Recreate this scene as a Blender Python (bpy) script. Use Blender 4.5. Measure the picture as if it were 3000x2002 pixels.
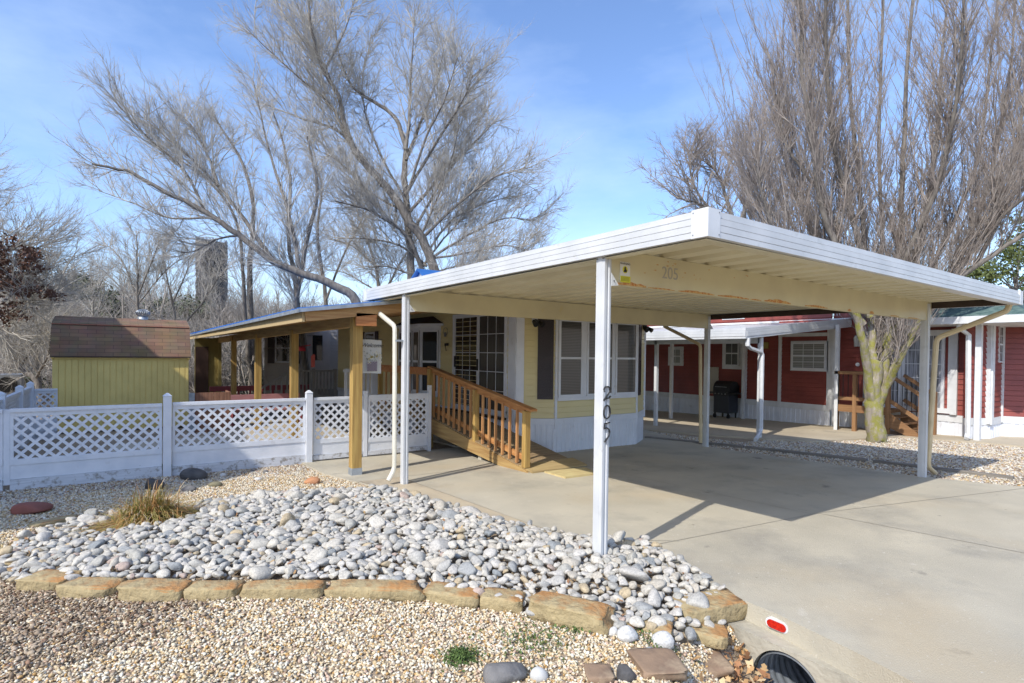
import bpy, math, random
import numpy as np
from mathutils import Vector, Matrix
random.seed(7); np.random.seed(7); rng = np.random.default_rng(11)
for o in list(bpy.data.objects): bpy.data.objects.remove(o)
SC = bpy.context.scene; COL = SC.collection
# ---------------------------------------------------------------- camera
CAM = np.array([-3.0101, -3.183, 1.78]); YAW, PITCH, ROLL, FPX, PY = 0.6117, -0.0127, 0.0122, 1627.71, 1058.36
f_ = np.array([math.sin(YAW)*math.cos(PITCH), math.cos(YAW)*math.cos(PITCH), math.sin(PITCH)])
_r = np.array([math.cos(YAW), -math.sin(YAW), 0]); _u = np.cross(_r, f_)
r_ = _r*math.cos(ROLL)+_u*math.sin(ROLL); u_ = -_r*math.sin(ROLL)+_u*math.cos(ROLL)
cd = bpy.data.cameras.new('camera'); cam = bpy.data.objects.new('camera', cd); COL.objects.link(cam)
cam.matrix_world = Matrix(((r_[0], u_[0], -f_[0], CAM[0]), (r_[1], u_[1], -f_[1], CAM[1]), (r_[2], u_[2], -f_[2], CAM[2]), (0, 0, 0, 1)))
cd.sensor_width = 36; cd.lens = FPX/3000*36; cd.shift_y = 57.36/3000; cd.clip_start = .05; cd.clip_end = 2000
SC.camera = cam
# ---------------------------------------------------------------- light
SUN_AZ, SUN_EL = math.radians(197.5), math.radians(42)
sv = Vector((math.cos(SUN_AZ)*math.cos(SUN_EL), math.sin(SUN_AZ)*math.cos(SUN_EL), math.sin(SUN_EL)))
W = bpy.data.worlds.new('World'); SC.world = W; W.use_nodes = True
nt = W.node_tree; nt.nodes.clear()
wo = nt.nodes.new('ShaderNodeOutputWorld'); bg = nt.nodes.new('ShaderNodeBackground'); sk = nt.nodes.new('ShaderNodeTexSky')
sk.sky_type = 'NISHITA'; sk.sun_disc = False; sk.sun_elevation = SUN_EL; sk.sun_rotation = math.atan2(sv.x, sv.y)
sk.altitude = 200; sk.air_density = 1.0; sk.dust_density = 1.1; sk.ozone_density = 2.5
tc = nt.nodes.new('ShaderNodeTexCoord'); mp = nt.nodes.new('ShaderNodeMapping'); mp.inputs['Scale'].default_value = (1.2, .7, 3.2)
mp.inputs['Rotation'].default_value = (.15, .2, .5)
nz = nt.nodes.new('ShaderNodeTexNoise'); nz.inputs['Scale'].default_value = 1.7; nz.inputs['Detail'].default_value = 7; nz.inputs['Roughness'].default_value = .6
cr = nt.nodes.new('ShaderNodeValToRGB'); cr.color_ramp.elements[0].position = .40; cr.color_ramp.elements[1].position = .75
cr.color_ramp.elements[1].color = (.32, .32, .32, 1)
mx = nt.nodes.new('ShaderNodeMix'); mx.data_type = 'RGBA'; mx.inputs[7].default_value = (4.9, 5.8, 7.2, 1)
nt.links.new(tc.outputs['Generated'], mp.inputs[0]); nt.links.new(mp.outputs[0], nz.inputs[0]); nt.links.new(nz.outputs[0], cr.inputs[0])
tn = nt.nodes.new('ShaderNodeMix'); tn.data_type = 'RGBA'; tn.blend_type = 'MULTIPLY'; tn.inputs[0].default_value = 1; tn.inputs[7].default_value = (1.0, 1.07, 1.22, 1); tn.clamp_result = False
nt.links.new(cr.outputs[0], mx.inputs[0]); nt.links.new(sk.outputs[0], tn.inputs[6]); nt.links.new(tn.outputs[2], mx.inputs[6]); nt.links.new(mx.outputs[2], bg.inputs[0])
nt.links.new(bg.outputs[0], wo.inputs[0]); bg.inputs[1].default_value = .15
sl = bpy.data.lights.new('sun', 'SUN'); sl.energy = 3.0; sl.angle = math.radians(.5); sl.color = (1, .955, .88)
so = bpy.data.objects.new('sun', sl); COL.objects.link(so); so.rotation_euler = (-sv).to_track_quat('-Z', 'Y').to_euler()
SC.view_settings.view_transform = 'Standard'; SC.view_settings.look = 'None'; SC.view_settings.exposure = .61; SC.view_settings.gamma = 1
# ---------------------------------------------------------------- measuring helpers
def G(x, y): return .086-.0092*np.clip(x, -12, 20)-.0267*np.clip(y, -8, 19)
def onz(x, y, z=0.):
    d = f_+r_*(x-1500)/FPX-u_*(y-PY)/FPX; return CAM+d*((z-CAM[2])/d[2])
def project(p):
    v = p-CAM; d = v@f_; return 1500+FPX*(v@r_)/d, PY-FPX*(v@u_)/d, d
def sstep(a, b, x):
    t = np.clip((x-a)/(b-a), 0, 1); return t*t*(3-2*t)
# ---------------------------------------------------------------- materials
MATS = {}
def mat(name, c1, c2=None, scale=4., rough=.7, bump=0., bscale=None, stretch=(1, 1, 1), metallic=0., spec=.5, detail=6, contrast=(.35, .65), coord='Object', attr=None, c3=None, s3=1., f3=(.55, .7), tr=0.):
    m = bpy.data.materials.new(name); m.use_nodes = True; n = m.node_tree; L = n.links
    b = n.nodes['Principled BSDF']; b.inputs['Roughness'].default_value = rough; b.inputs['Metallic'].default_value = metallic
    b.inputs['Specular IOR Level'].default_value = spec
    t = n.nodes.new('ShaderNodeTexCoord'); mpp = n.nodes.new('ShaderNodeMapping'); mpp.inputs['Scale'].default_value = stretch
    L.new(t.outputs[coord], mpp.inputs[0])
    no = n.nodes.new('ShaderNodeTexNoise'); no.inputs['Scale'].default_value = scale; no.inputs['Detail'].default_value = detail
    L.new(mpp.outputs[0], no.inputs[0])
    if c2 is None: c2 = tuple(x*.86 for x in c1)
    rp = n.nodes.new('ShaderNodeValToRGB'); rp.color_ramp.elements[0].position, rp.color_ramp.elements[1].position = contrast
    rp.color_ramp.elements[0].color = (*c1, 1); rp.color_ramp.elements[1].color = (*c2, 1)
    L.new(no.outputs[0], rp.inputs[0]); out = rp.outputs[0]
    if attr:
        a = n.nodes.new('ShaderNodeAttribute'); a.attribute_name = attr
        mm = n.nodes.new('ShaderNodeMix'); mm.data_type = 'RGBA'; mm.blend_type = 'MULTIPLY'; mm.inputs[0].default_value = 1
        L.new(out, mm.inputs[6]); L.new(a.outputs[0], mm.inputs[7]); out = mm.outputs[2]
    if c3 is not None:
        n3 = n.nodes.new('ShaderNodeTexNoise'); n3.inputs['Scale'].default_value = s3; n3.inputs['Detail'].default_value = 8; n3.inputs['Roughness'].default_value = .65
        L.new(t.outputs[coord], n3.inputs[0])
        r3 = n.nodes.new('ShaderNodeMapRange'); r3.inputs[1].default_value, r3.inputs[2].default_value = f3
        m3 = n.nodes.new('ShaderNodeMix'); m3.data_type = 'RGBA'; m3.inputs[7].default_value = (*c3, 1)
        L.new(n3.outputs[0], r3.inputs[0]); L.new(r3.outputs[0], m3.inputs[0]); L.new(out, m3.inputs[6]); out = m3.outputs[2]
    L.new(out, b.inputs['Base Color'])
    if bump:
        nb = n.nodes.new('ShaderNodeTexNoise'); nb.inputs['Scale'].default_value = bscale or scale*3; nb.inputs['Detail'].default_value = 8
        L.new(mpp.outputs[0], nb.inputs[0]); bp = n.nodes.new('ShaderNodeBump'); bp.inputs['Strength'].default_value = bump; bp.inputs['Distance'].default_value = .02
        L.new(nb.outputs[0], bp.inputs['Height']); L.new(bp.outputs[0], b.inputs['Normal'])
    MATS[name] = m; return m
def woodmat(name, c1, c2, axis, scale=1.0, bump=.25):
    st = [14., 14., 14.]; st[axis] = .9
    return mat(name, c1, c2, scale=scale*1.6, rough=.75, bump=bump, bscale=scale*4, stretch=tuple(st), contrast=(.32, .68), detail=4)
white = mat('white_paint', (.68, .69, .69), (.60, .61, .61), 6, .45, .05, 30)
alum = mat('white_aluminium', (.62, .625, .62), (.53, .54, .54), 3, .4, c3=(.44, .45, .44), s3=9, f3=(.58, .85))
cream = mat('cream_enamel', (.62, .55, .34), (.55, .48, .30), 2.5, .5, c3=(.60, .49, .20), s3=5, f3=(.62, .8))
creamdeck = mat('cream_decking', (.68, .62, .43), (.60, .54, .37), 1.5, .45)
pipe_cream = mat('pale_pipe', (.70, .67, .56), (.62, .58, .47), 5, .4)
pipe_tan = mat('tan_pipe', (.66, .54, .33), (.58, .46, .27), 5, .4)
rustbeam = mat('rust_streak', (.48, .17, .04), (.62, .40, .15), 30, .8, contrast=(.4, .6))
fencew = mat('weathered_white_board', (.74, .75, .77), (.66, .68, .71), 5, .6, .12, 20, c3=(.34, .32, .30), s3=14, f3=(.69, .74))
fencebase = mat('peeling_white_board', (.66, .67, .69), (.54, .55, .57), 5, .7, .3, 10, stretch=(.5, 6, 10), c3=(.30, .28, .25), s3=13, f3=(.52, .64))
yellow = mat('pale_yellow_siding', (.74, .635, .33), (.68, .58, .30), 1.2, .5, .04, 60)
shedy = mat('olive_yellow_panel', (.86, .66, .22), (.76, .58, .19), 2, .7, .1, 30)
shutter = mat('dark_brown_plastic', (.035, .022, .026), (.03, .02, .022), 3, .45)
skirt = mat('white_vinyl_skirt', (.74, .76, .80), (.66, .68, .72), 3, .45)
redm = mat('red_siding', (.27, .058, .042), (.20, .042, .032), 2, .5, .05, 50)
shingle_g = mat('green_shingle', (.06, .11, .10), (.12, .18, .16), 9, .9, .4, 30, stretch=(1, 1, 1), contrast=(.4, .6))
bluem = mat('blue_metal', (.03, .17, .50), (.025, .14, .42), 3, .35, metallic=.2)
wood_y = woodmat('treated_wood_upright', (.50, .33, .10), (.30, .17, .045), 2)
wood_x = woodmat('treated_wood_across', (.50, .30, .12), (.34, .17, .06), 0)
wood_l = woodmat('treated_wood_along', (.46, .31, .12), (.30, .17, .06), 1)
wood_o = woodmat('orange_wood_along', (.52, .26, .09), (.36, .15, .045), 1)
wood_ox = woodmat('orange_wood_across', (.50, .22, .08), (.36, .13, .04), 0)
wood_oz = woodmat('orange_wood_upright', (.52, .28, .11), (.38, .17, .06), 2)
wood_b = woodmat('brown_wood_along', (.30, .16, .07), (.2, .1, .04), 1)
wood_bz = woodmat('brown_wood_upright', (.30, .16, .07), (.2, .1, .04), 2)
greyw = mat('grey_wood_paint', (.33, .31, .28), (.25, .23, .21), 6, .7)
black = mat('black_metal', (.012, .012, .013), (.02, .02, .02), 6, .4)
dark = mat('dark_opening', (.006, .005, .004), (.01, .009, .008), 3, .9)
grey = mat('grey_metal', (.3, .31, .32), (.22, .23, .24), 5, .45, metallic=.4)
galv = mat('galvanised', (.42, .46, .50), (.30, .33, .36), 9, .4, metallic=.5)
conc = mat('concrete', (.53, .475, .36), (.41, .37, .285), 1.1, .85, .35, 110, c3=(.27, .25, .21), s3=.8, f3=(.50, .78), detail=12, contrast=(.3, .72))
conct = mat('tan_concrete', (.53, .44, .30), (.42, .35, .25), 1.6, .85, .3, 110, c3=(.30, .26, .20), s3=1.6, f3=(.55, .75), detail=12)
conc2 = mat('pale_concrete', (.50, .43, .31), (.42, .35, .25), .8, .85, .15, 60, c3=(.27, .23, .18), s3=1.2, f3=(.56, .8), detail=9)
hwall = mat('headwall_concrete', (.44, .40, .31), (.31, .285, .225), 4, .9, .5, 25, c3=(.20, .18, .15), s3=2.2, f3=(.58, .75))
joint = mat('joint_line', (.33, .295, .23), (.42, .38, .30), 8, .9)
stone_y = mat('yellow_sandstone', (.42, .33, .175), (.30, .235, .125), 9, .95, .9, 30, c3=(.40, .20, .07), s3=4.5, f3=(.44, .60), detail=10)
# the rust-coloured bedding face of the blocks lies on top
_n = stone_y.node_tree; _g = _n.nodes.new('ShaderNodeNewGeometry'); _s = _n.nodes.new('ShaderNodeSeparateXYZ'); _m = _n.nodes.new('ShaderNodeMath'); _m.operation = 'MULTIPLY'
_r = _n.nodes.new('ShaderNodeMapRange'); _r.inputs[1].default_value, _r.inputs[2].default_value = .45, .8
_n.links.new(_g.outputs['True Normal'], _s.inputs[0]); _n.links.new(_s.outputs[2], _r.inputs[0])
_l = [l for l in _n.links if l.to_node.type == 'MIX' and l.to_socket == l.to_node.inputs[0]][0]; _src, _dst = _l.from_socket, _l.to_socket
_n.links.remove(_l); _n.links.new(_src, _m.inputs[0]); _n.links.new(_r.outputs[0], _m.inputs[1]); _n.links.new(_m.outputs[0], _dst)
stone_b = mat('brown_sandstone', (.30, .20, .125), (.20, .135, .09), 5, .9, .5, 14, c3=(.38, .28, .18), s3=4, f3=(.52, .66))
stone_g = mat('grey_rock', (.20, .19, .18), (.12, .115, .11), 8, .85, .5, 25, c3=(.30, .29, .27), s3=6, f3=(.55, .7))
stone_d = mat('dark_rock', (.06, .058, .058), (.10, .095, .09), 8, .8, .6, 25)
stone_r = mat('red_rock', (.26, .085, .06), (.2, .07, .05), 5, .8, .3, 20)
stone_o = mat('orange_rock', (.50, .24, .11), (.42, .2, .1), 5, .8, .4, 20)
river = mat('river_rock', (.74, .74, .74), (1.0, .99, .965), 70, .8, .3, 60, attr='Col', contrast=(.36, .56), c3=None)
gravelm = mat('gravel_chips', (.95, .95, .95), (1, 1, 1), 30, .85, attr='Col')
leafm = mat('dead_leaf', (.95, .95, .95), (1, 1, 1), 20, .8, attr='Col')
bark_g = mat('grey_bark', (.22, .195, .165), (.11, .095, .08), 7, .9, .5, 14, stretch=(2, 2, .5))
bark_l = mat('lichen_bark', (.36, .31, .25), (.20, .17, .14), 6, .95, .9, 14, stretch=(3, 3, .6), c3=(.25, .235, .055), s3=7, f3=(.42, .58), detail=9)
bark_p = mat('brown_twig_bark', (.36, .315, .275), (.24, .195, .165), 4, .9)
bark_t = mat('grey_twig_bark', (.50, .465, .405), (.36, .33, .285), 3, .9)
brushm = mat('brush_twigs', (.40, .36, .31), (.26, .23, .20), .35, .95)
brushd = mat('dark_brush', (.12, .10, .08), (.08, .065, .05), 1, .95)
evergreen = mat('evergreen_leaf', (.055, .065, .03), (.09, .10, .05), 2, .8)
yellowgreen = mat('spring_leaf', (.12, .14, .03), (.06, .085, .02), 2, .7)
oakleaf = mat('brown_oak_leaf', (.13, .06, .035), (.085, .04, .025), 3, .8)
silom = mat('weathered_silo', (.12, .112, .105), (.045, .042, .04), 1.3, .95, .6, 3, stretch=(3, 3, .5), c3=(.16, .15, .14), s3=2, f3=(.6, .7))
def shingles(name, c1, c2, c3):
    m = bpy.data.materials.new(name); m.use_nodes = True; n = m.node_tree; L = n.links; b = n.nodes['Principled BSDF']; b.inputs['Roughness'].default_value = .9
    t = n.nodes.new('ShaderNodeTexCoord'); br = n.nodes.new('ShaderNodeTexBrick'); L.new(t.outputs['UV'], br.inputs[0])
    br.inputs['Scale'].default_value = 1; br.inputs['Color1'].default_value = (*c1, 1); br.inputs['Color2'].default_value = (*c2, 1); br.inputs['Mortar'].default_value = (*c3, 1)
    br.inputs['Brick Width'].default_value = .34; br.inputs['Row Height'].default_value = .105; br.inputs['Mortar Size'].default_value = .005; br.inputs['Bias'].default_value = .1
    no = n.nodes.new('ShaderNodeTexNoise'); no.inputs['Scale'].default_value = 3; L.new(t.outputs['Object'], no.inputs[0])
    mm = n.nodes.new('ShaderNodeMix'); mm.data_type = 'RGBA'; mm.blend_type = 'MULTIPLY'; mm.inputs[0].default_value = .5
    L.new(br.outputs[0], mm.inputs[6]); L.new(no.outputs[1], mm.inputs[7]); L.new(mm.outputs[2], b.inputs['Base Color']); return m
shingle_b = shingles('brown_shingle', (.22, .135, .08), (.31, .19, .11), (.11, .07, .05))
def glassmat(name, c, rough=.06, spec=.5):
    m = bpy.data.materials.new(name); m.use_nodes = True; b = m.node_tree.nodes['Principled BSDF']
    b.inputs['Base Color'].default_value = (*c, 1); b.inputs['Roughness'].default_value = rough; b.inputs['Specular IOR Level'].default_value = spec
    b.inputs['Coat Weight'].default_value = .2; b.inputs['Coat Roughness'].default_value = .02; return m
glass = glassmat('dark_glass', (.022, .022, .021)); glass2 = glassmat('curtained_glass', (.16, .16, .165), .12)
def blindmat(name, c1, c2, period=.025):
    m = bpy.data.materials.new(name); m.use_nodes = True; n = m.node_tree; L = n.links; b = n.nodes['Principled BSDF']
    t = n.nodes.new('ShaderNodeTexCoord'); wv = n.nodes.new('ShaderNodeTexWave'); wv.bands_direction = 'Z'; wv.inputs['Scale'].default_value = 2*math.pi/20/period
    L.new(t.outputs['Object'], wv.inputs[0]); rp = n.nodes.new('ShaderNodeValToRGB'); rp.color_ramp.elements[0].color = (*c1, 1); rp.color_ramp.elements[1].color = (*c2, 1)
    L.new(wv.outputs[0], rp.inputs[0]); L.new(rp.outputs[0], b.inputs['Base Color']); b.inputs['Roughness'].default_value = .3
    b.inputs['Coat Weight'].default_value = 1; b.inputs['Coat Roughness'].default_value = .03; return m
blind_d = blindmat('dark_blind_glass', (.012, .012, .012), (.085, .085, .08), .03); blind_l = blindmat('pale_blind_glass', (.16, .16, .15), (.30, .30, .28), .05)
redlens = mat('red_reflector', (.60, .025, .01), (.35, .012, .008), 70, .2)
signw = mat('sign_white', (.75, .74, .68)); signy = mat('sign_yellow', (.66, .62, .04), (.6, .56, .04)); inkb = mat('black_ink', (.02, .02, .02)); inkg = mat('faded_ink', (.36, .35, .33), (.42, .38, .30), 20)
cloth = mat('banner_cloth', (.66, .66, .62), (.62, .62, .58), 5, .8); rose = mat('rose_paint', (.34, .06, .07), (.28, .05, .06), 4, .5)
redbright = mat('bright_red', (.5, .03, .04), (.42, .02, .03), 4, .5); inkgreen = mat('ink_green', (.25, .30, .12)); inkpurple = mat('ink_plum', (.13, .08, .11)); inkyel = mat('ink_yellow', (.6, .5, .05))
tie = mat('old_timber', (.27, .245, .21), (.17, .15, .125), 3, .95, .5, 20, stretch=(6, .6, 6))
# ---------------------------------------------------------------- object helpers
def props(o, label=None, cat=None, group=None, kind=None):
    if label: o['label'] = label
    if cat: o['category'] = cat
    if group: o['group'] = group
    if kind: o['kind'] = kind
    return o
def thing(name, label, cat, loc=(0, 0, 0), group=None):
    o = bpy.data.objects.new(name, None); COL.objects.link(o); o.location = loc; o.empty_display_size = .1
    return props(o, label, cat, group)
def worldloc(o):
    v = Vector((0, 0, 0))
    while o is not None: v = v+o.location; o = o.parent
    return v
class MB:
    def __init__(s): s.v = []; s.f = []; s.uv = {}
    def add(s, vs, fs):
        b = len(s.v); s.v += [tuple(map(float, p)) for p in vs]; s.f += [tuple(b+i for i in q) for q in fs]; return s
    def box(s, a, b):
        x0, y0, z0 = [min(a[i], b[i]) for i in range(3)]; x1, y1, z1 = [max(a[i], b[i]) for i in range(3)]
        return s.add([(x0, y0, z0), (x1, y0, z0), (x1, y1, z0), (x0, y1, z0), (x0, y0, z1), (x1, y0, z1), (x1, y1, z1), (x0, y1, z1)],
                     [(0, 3, 2, 1), (4, 5, 6, 7), (0, 1, 5, 4), (1, 2, 6, 5), (2, 3, 7, 6), (3, 0, 4, 7)])
    def hexa(s, b4, t4):   # bottom ring ccw, top ring ccw
        return s.add(list(b4)+list(t4), [(0, 3, 2, 1), (4, 5, 6, 7), (0, 1, 5, 4), (1, 2, 6, 5), (2, 3, 7, 6), (3, 0, 4, 7)])
    def wallbox(s, p, q, z0, z1, t0, t1):   # vertical slab along plan segment p->q; offset t0..t1 to the right-hand side
        d = np.array([q[0]-p[0], q[1]-p[1]]); d = d/np.linalg.norm(d); n = np.array([d[1], -d[0]])
        P, Q = np.array(p, float), np.array(q, float)
        ring = [P+n*t1, Q+n*t1, Q+n*t0, P+n*t0]
        return s.hexa([(*a, z0) for a in ring], [(*a, z1) for a in ring])
    def bar(s, a, b, w, h, up=(0, 0, 1)):   # beam from a to b, w across, h along up
        a, b, up = Vector(a), Vector(b), Vector(up); d = (b-a).normalized(); x = d.cross(up).normalized(); z = x.cross(d)
        r = [(-1, -1), (1, -1), (1, 1), (-1, 1)]
        return s.hexa([a+x*i*w/2+z*j*h/2 for i, j in r], [b+x*i*w/2+z*j*h/2 for i, j in r])
    def prism(s, pts, ext):  # closed polygon in 3D extruded by vector
        n = len(pts); e = np.array(ext); vs = [np.array(p, float) for p in pts]+[np.array(p, float)+e for p in pts]
        return s.add(vs, [tuple(range(n-1, -1, -1)), tuple(range(n, 2*n))]+[(i, (i+1) % n, n+(i+1) % n, n+i) for i in range(n)])
    def tube(s, path, rad, k=8, cap=True, sq=None):
        path = [np.array(p, float) for p in path]; n = len(path); R_ = rad if hasattr(rad, '__len__') else [rad]*n; b = len(s.v)
        ref = np.array([0, 0, 1.]) if abs((path[-1]-path[0])[2]) < .9*np.linalg.norm(path[-1]-path[0]) else np.array([1., 0, 0])
        for i in range(n):
            t = path[min(i+1, n-1)]-path[max(i-1, 0)]; t = t/(np.linalg.norm(t)+1e-9); x = np.cross(t, ref); x /= np.linalg.norm(x)+1e-9; y = np.cross(t, x)
            for j in range(k):
                a = 2*math.pi*(j+.5)/k; ca, sa = math.cos(a), math.sin(a)
                if sq: ca, sa = ca*sq[0], sa*sq[1]
                s.v.append(tuple(path[i]+(x*ca+y*sa)*R_[i]))
        for i in range(n-1):
            for j in range(k): s.f.append((b+i*k+j, b+i*k+(j+1) % k, b+(i+1)*k+(j+1) % k, b+(i+1)*k+j))
        if cap: s.f.append(tuple(b+j for j in range(k-1, -1, -1))); s.f.append(tuple(b+(n-1)*k+j for j in range(k)))
        return s
    def build(s, name, m, parent=None, loc=None, smooth=False, bevel=0.):
        L = worldloc(parent) if parent is not None else Vector(loc or (0, 0, 0))
        me = bpy.data.meshes.new(name); me.from_pydata([(v[0]-L.x, v[1]-L.y, v[2]-L.z) for v in s.v], [], s.f); me.materials.append(m)
        if smooth: me.polygons.foreach_set('use_smooth', [True]*len(me.polygons))
        me.update(); o = bpy.data.objects.new(name, me); COL.objects.link(o)
        if parent is not None: o.parent = parent
        else: o.location = L
        if bevel:
            b = o.modifiers.new('bevel', 'BEVEL'); b.width = bevel; b.segments = 2; b.limit_method = 'ANGLE'
        return o
def box(name, a, b, m, parent, bevel=0.): return MB().box(a, b).build(name, m, parent, bevel=bevel)
def npmesh(name, V, F, m, colors=None, smooth=False, parent=None, loc=(0, 0, 0)):
    V = np.asarray(V, np.float32)-np.asarray(loc, np.float32); F = np.asarray(F, np.int32); k = F.shape[1]
    me = bpy.data.meshes.new(name); me.vertices.add(len(V)); me.vertices.foreach_set('co', V.ravel())
    me.loops.add(F.size); me.loops.foreach_set('vertex_index', F.ravel()); me.polygons.add(len(F))
    me.polygons.foreach_set('loop_start', np.arange(0, F.size, k, dtype=np.int32)); me.polygons.foreach_set('loop_total', np.full(len(F), k, np.int32))
    if smooth: me.polygons.foreach_set('use_smooth', np.ones(len(F), bool))
    if colors is not None:
        a = me.color_attributes.new('Col', 'FLOAT_COLOR', 'POINT'); c = np.ones((len(V), 4), np.float32); c[:, :3] = colors; a.data.foreach_set('color', c.ravel())
    me.update(calc_edges=True); me.materials.append(m); o = bpy.data.objects.new(name, me); COL.objects.link(o); o.location = loc
    if parent is not None: o.parent = parent; o.location = (0, 0, 0)
    return o
def text_mesh(name, s, size, m, parent, pos, ax, ay, depth=.002, shear=0.):
    cu = bpy.data.curves.new('tmp', 'FONT'); cu.body = s; cu.size = size; cu.extrude = depth; cu.shear = shear; cu.align_x = 'CENTER'; cu.align_y = 'CENTER'
    to = bpy.data.objects.new('tmp', cu); COL.objects.link(to); bpy.context.view_layer.update()
    me = bpy.data.meshes.new_from_object(to); bpy.data.objects.remove(to); me.name = name
    X = Vector(ax); Y = Vector(ay); Z = X.cross(Y); L = worldloc(parent)
    M = Matrix(((X.x, Y.x, Z.x, pos[0]-L.x), (X.y, Y.y, Z.y, pos[1]-L.y), (X.z, Y.z, Z.z, pos[2]-L.z), (0, 0, 0, 1))); me.transform(M)
    me.materials.clear(); me.materials.append(m); o = bpy.data.objects.new(name, me); COL.objects.link(o); o.parent = parent; return o
def siding(p, q, z0, z1, step=.105, lap=.02, top=None):
    """lap siding on plan segment p->q facing its right-hand side, as a zigzag sheet with a back"""
    d = np.array([q[0]-p[0], q[1]-p[1]]); d = d/np.linalg.norm(d); n = np.array([d[1], -d[0]]); P, Q = np.array(p, float), np.array(q, float)
    mb = MB(); prof = [(0, z0)]; z = z0
    while z < z1-1e-6:
        zz = min(z+step, z1); prof += [(-.006, z+.001), (-.006, z+.011), (lap, z+.012), (.003, zz)]; z = zz
    prof += [(-.04, z1), (-.04, z0)]; k = len(prof)
    vs = [(*(P+n*a), b) for a, b in prof]+[(*(Q+n*a), b) for a, b in prof]
    mb.add(vs, [(i, k+i, k+(i+1) % k, (i+1) % k) for i in range(k)]); return mb
def ribbed(p, q, zf, z1, step=.1, d_=.012):
    """vertical ribbed skirting; zf = function giving the bottom height"""
    d = np.array([q[0]-p[0], q[1]-p[1]]); Ln = np.linalg.norm(d); d = d/Ln; n = np.array([d[1], -d[0]]); P = np.array(p, float); pts = []
    t = 0
    while t < Ln:
        for a, o in ((0, 0), (.35*step, 0), (.42*step, d_), (.93*step, d_)):
            if t+a < Ln: pts.append((t+a, o))
        t += step
    pts.append((Ln, 0)); mb = MB(); vs = []
    for t, o in pts:
        w = P+d*t+n*o; vs += [(*w, zf(w[0], w[1])), (*w, z1)]
    mb.add(vs, [(2*i, 2*i+2, 2*i+3, 2*i+1) for i in range(len(pts)-1)]); return mb
# ---------------------------------------------------------------- terrain
def H(x, y):
    x = np.asarray(x, float); y = np.asarray(y, float); g = G(x, y)-.03
    dd = np.hypot((x-.25)/1.15, (y+1.75)/1.1); g = g-.48*(1-sstep(.15, 1.0, dd))
    # stone bed mound
    ex = np.interp(-y, [-6.5, -5.2, -3.9, -3.2, -1.5, -.8, -.2, .5, .95, 1.25, 1.75, 2.4, 3.2, 4.2, 5], [-.55, -.52, -.2, -.1, .1, .3, .62, .6, .49, .47, .37, .2, -.1, -.5, -.8]); k = 1-sstep(-.25, -.02, x-ex)
    g = g+.10*(1-sstep(.55, 1.15, np.hypot((x+1.4-.0)/2.3, (y-2.1)/2.0)))*k
    g = g+.07*(1-sstep(.3, 1.0, np.hypot((x-.05)/.8, (y-.1)/.9)))*k
    g = np.where((x > .36) & (x < 4) & (y < -.98) & (y > -2.6), g-.9, g)
    g = g-1.6*sstep(19, 34, y)-.8*sstep(20, 60, x)*0
    g = g+9.5*sstep(60, 130, np.hypot(x+3, y+3))
    return g
xs = np.concatenate([[-400, -250, -160, -110, -80, -60, -45, -34, -26, -20, -16, -13, -11, -9.5, -8.2, -7.2], np.arange(-6.5, 9.6, .1), [9.8, 10.5, 11.5, 13, 15, 17, 20, 24, 30, 38, 48, 60, 80, 110, 160, 250, 400]])
ys = np.concatenate([[-120, -60, -30, -16, -10, -7, -5.5], np.arange(-5, 8.6, .1), [8.9, 9.5, 10.5, 12, 14, 16, 18, 20, 22, 25, 28, 31, 34, 38, 44, 52, 60, 68, 76, 86, 98, 112, 130, 160, 220, 320, 500]])
XX, YY = np.meshgrid(xs, ys); ZZ = H(XX, YY); nx = len(xs)
V = np.stack([XX.ravel(), YY.ravel(), ZZ.ravel()], 1); ii, jj = np.meshgrid(np.arange(len(ys)-1), np.arange(nx-1), indexing='ij'); a = (ii*nx+jj).ravel()
groundm = mat('ground_soil', (.46, .36, .24), (.28, .21, .14), 40, .95, .8, 90, c3=(.19, .15, .105), s3=.9, f3=(.50, .72))
ground = props(npmesh('ground', V, np.stack([a, a+1, a+nx+1, a+nx], 1), groundm, smooth=True), kind='structure')
def stains(m, col, scale, lo, hi, seedoff=0.):
    n = m.node_tree; L = n.links; b = n.nodes['Principled BSDF']; t = [q for q in n.nodes if q.type == 'TEX_COORD'][0]; src = b.inputs['Base Color'].links[0].from_socket
    mp_ = n.nodes.new('ShaderNodeMapping'); mp_.inputs['Location'].default_value = (seedoff, seedoff*.7, 0); no = n.nodes.new('ShaderNodeTexNoise'); no.inputs['Scale'].default_value = scale; no.inputs['Detail'].default_value = 5; no.inputs['Roughness'].default_value = .55
    r = n.nodes.new('ShaderNodeMapRange'); r.inputs[1].default_value, r.inputs[2].default_value, r.inputs[4].default_value = lo, hi, .75
    mx_ = n.nodes.new('ShaderNodeMix'); mx_.data_type = 'RGBA'; mx_.inputs[7].default_value = (*col, 1); L.new(t.outputs['Object'], mp_.inputs[0]); L.new(mp_.outputs[0], no.inputs[0]); L.new(no.outputs[0], r.inputs[0]); L.new(r.outputs[0], mx_.inputs[0]); L.new(src, mx_.inputs[6]); L.new(mx_.outputs[2], b.inputs['Base Color'])
stains(conc, (.17, .155, .135), 2.6, .66, .74); stains(conc, (.60, .56, .48), 3.1, .67, .78, 4.); stains(conc, (.14, .125, .105), 11., .70, .76, 9.); stains(conc, (.46, .36, .22), .5, .52, .80, 2.); stains(conc, (.62, .58, .50), 38., .66, .72, 3.)
stains(conc2, (.20, .17, .13), 3, .64, .76); stains(conct, (.30, .24, .17), 5, .60, .72)
for _m in (alum, white): stains(_m, (.33, .31, .27), 16., .68, .80, 5.)
stains(fencew, (.42, .39, .34), 6., .62, .82, 1.); stains(skirt, (.40, .37, .31), 5., .64, .84, 2.)
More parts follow.
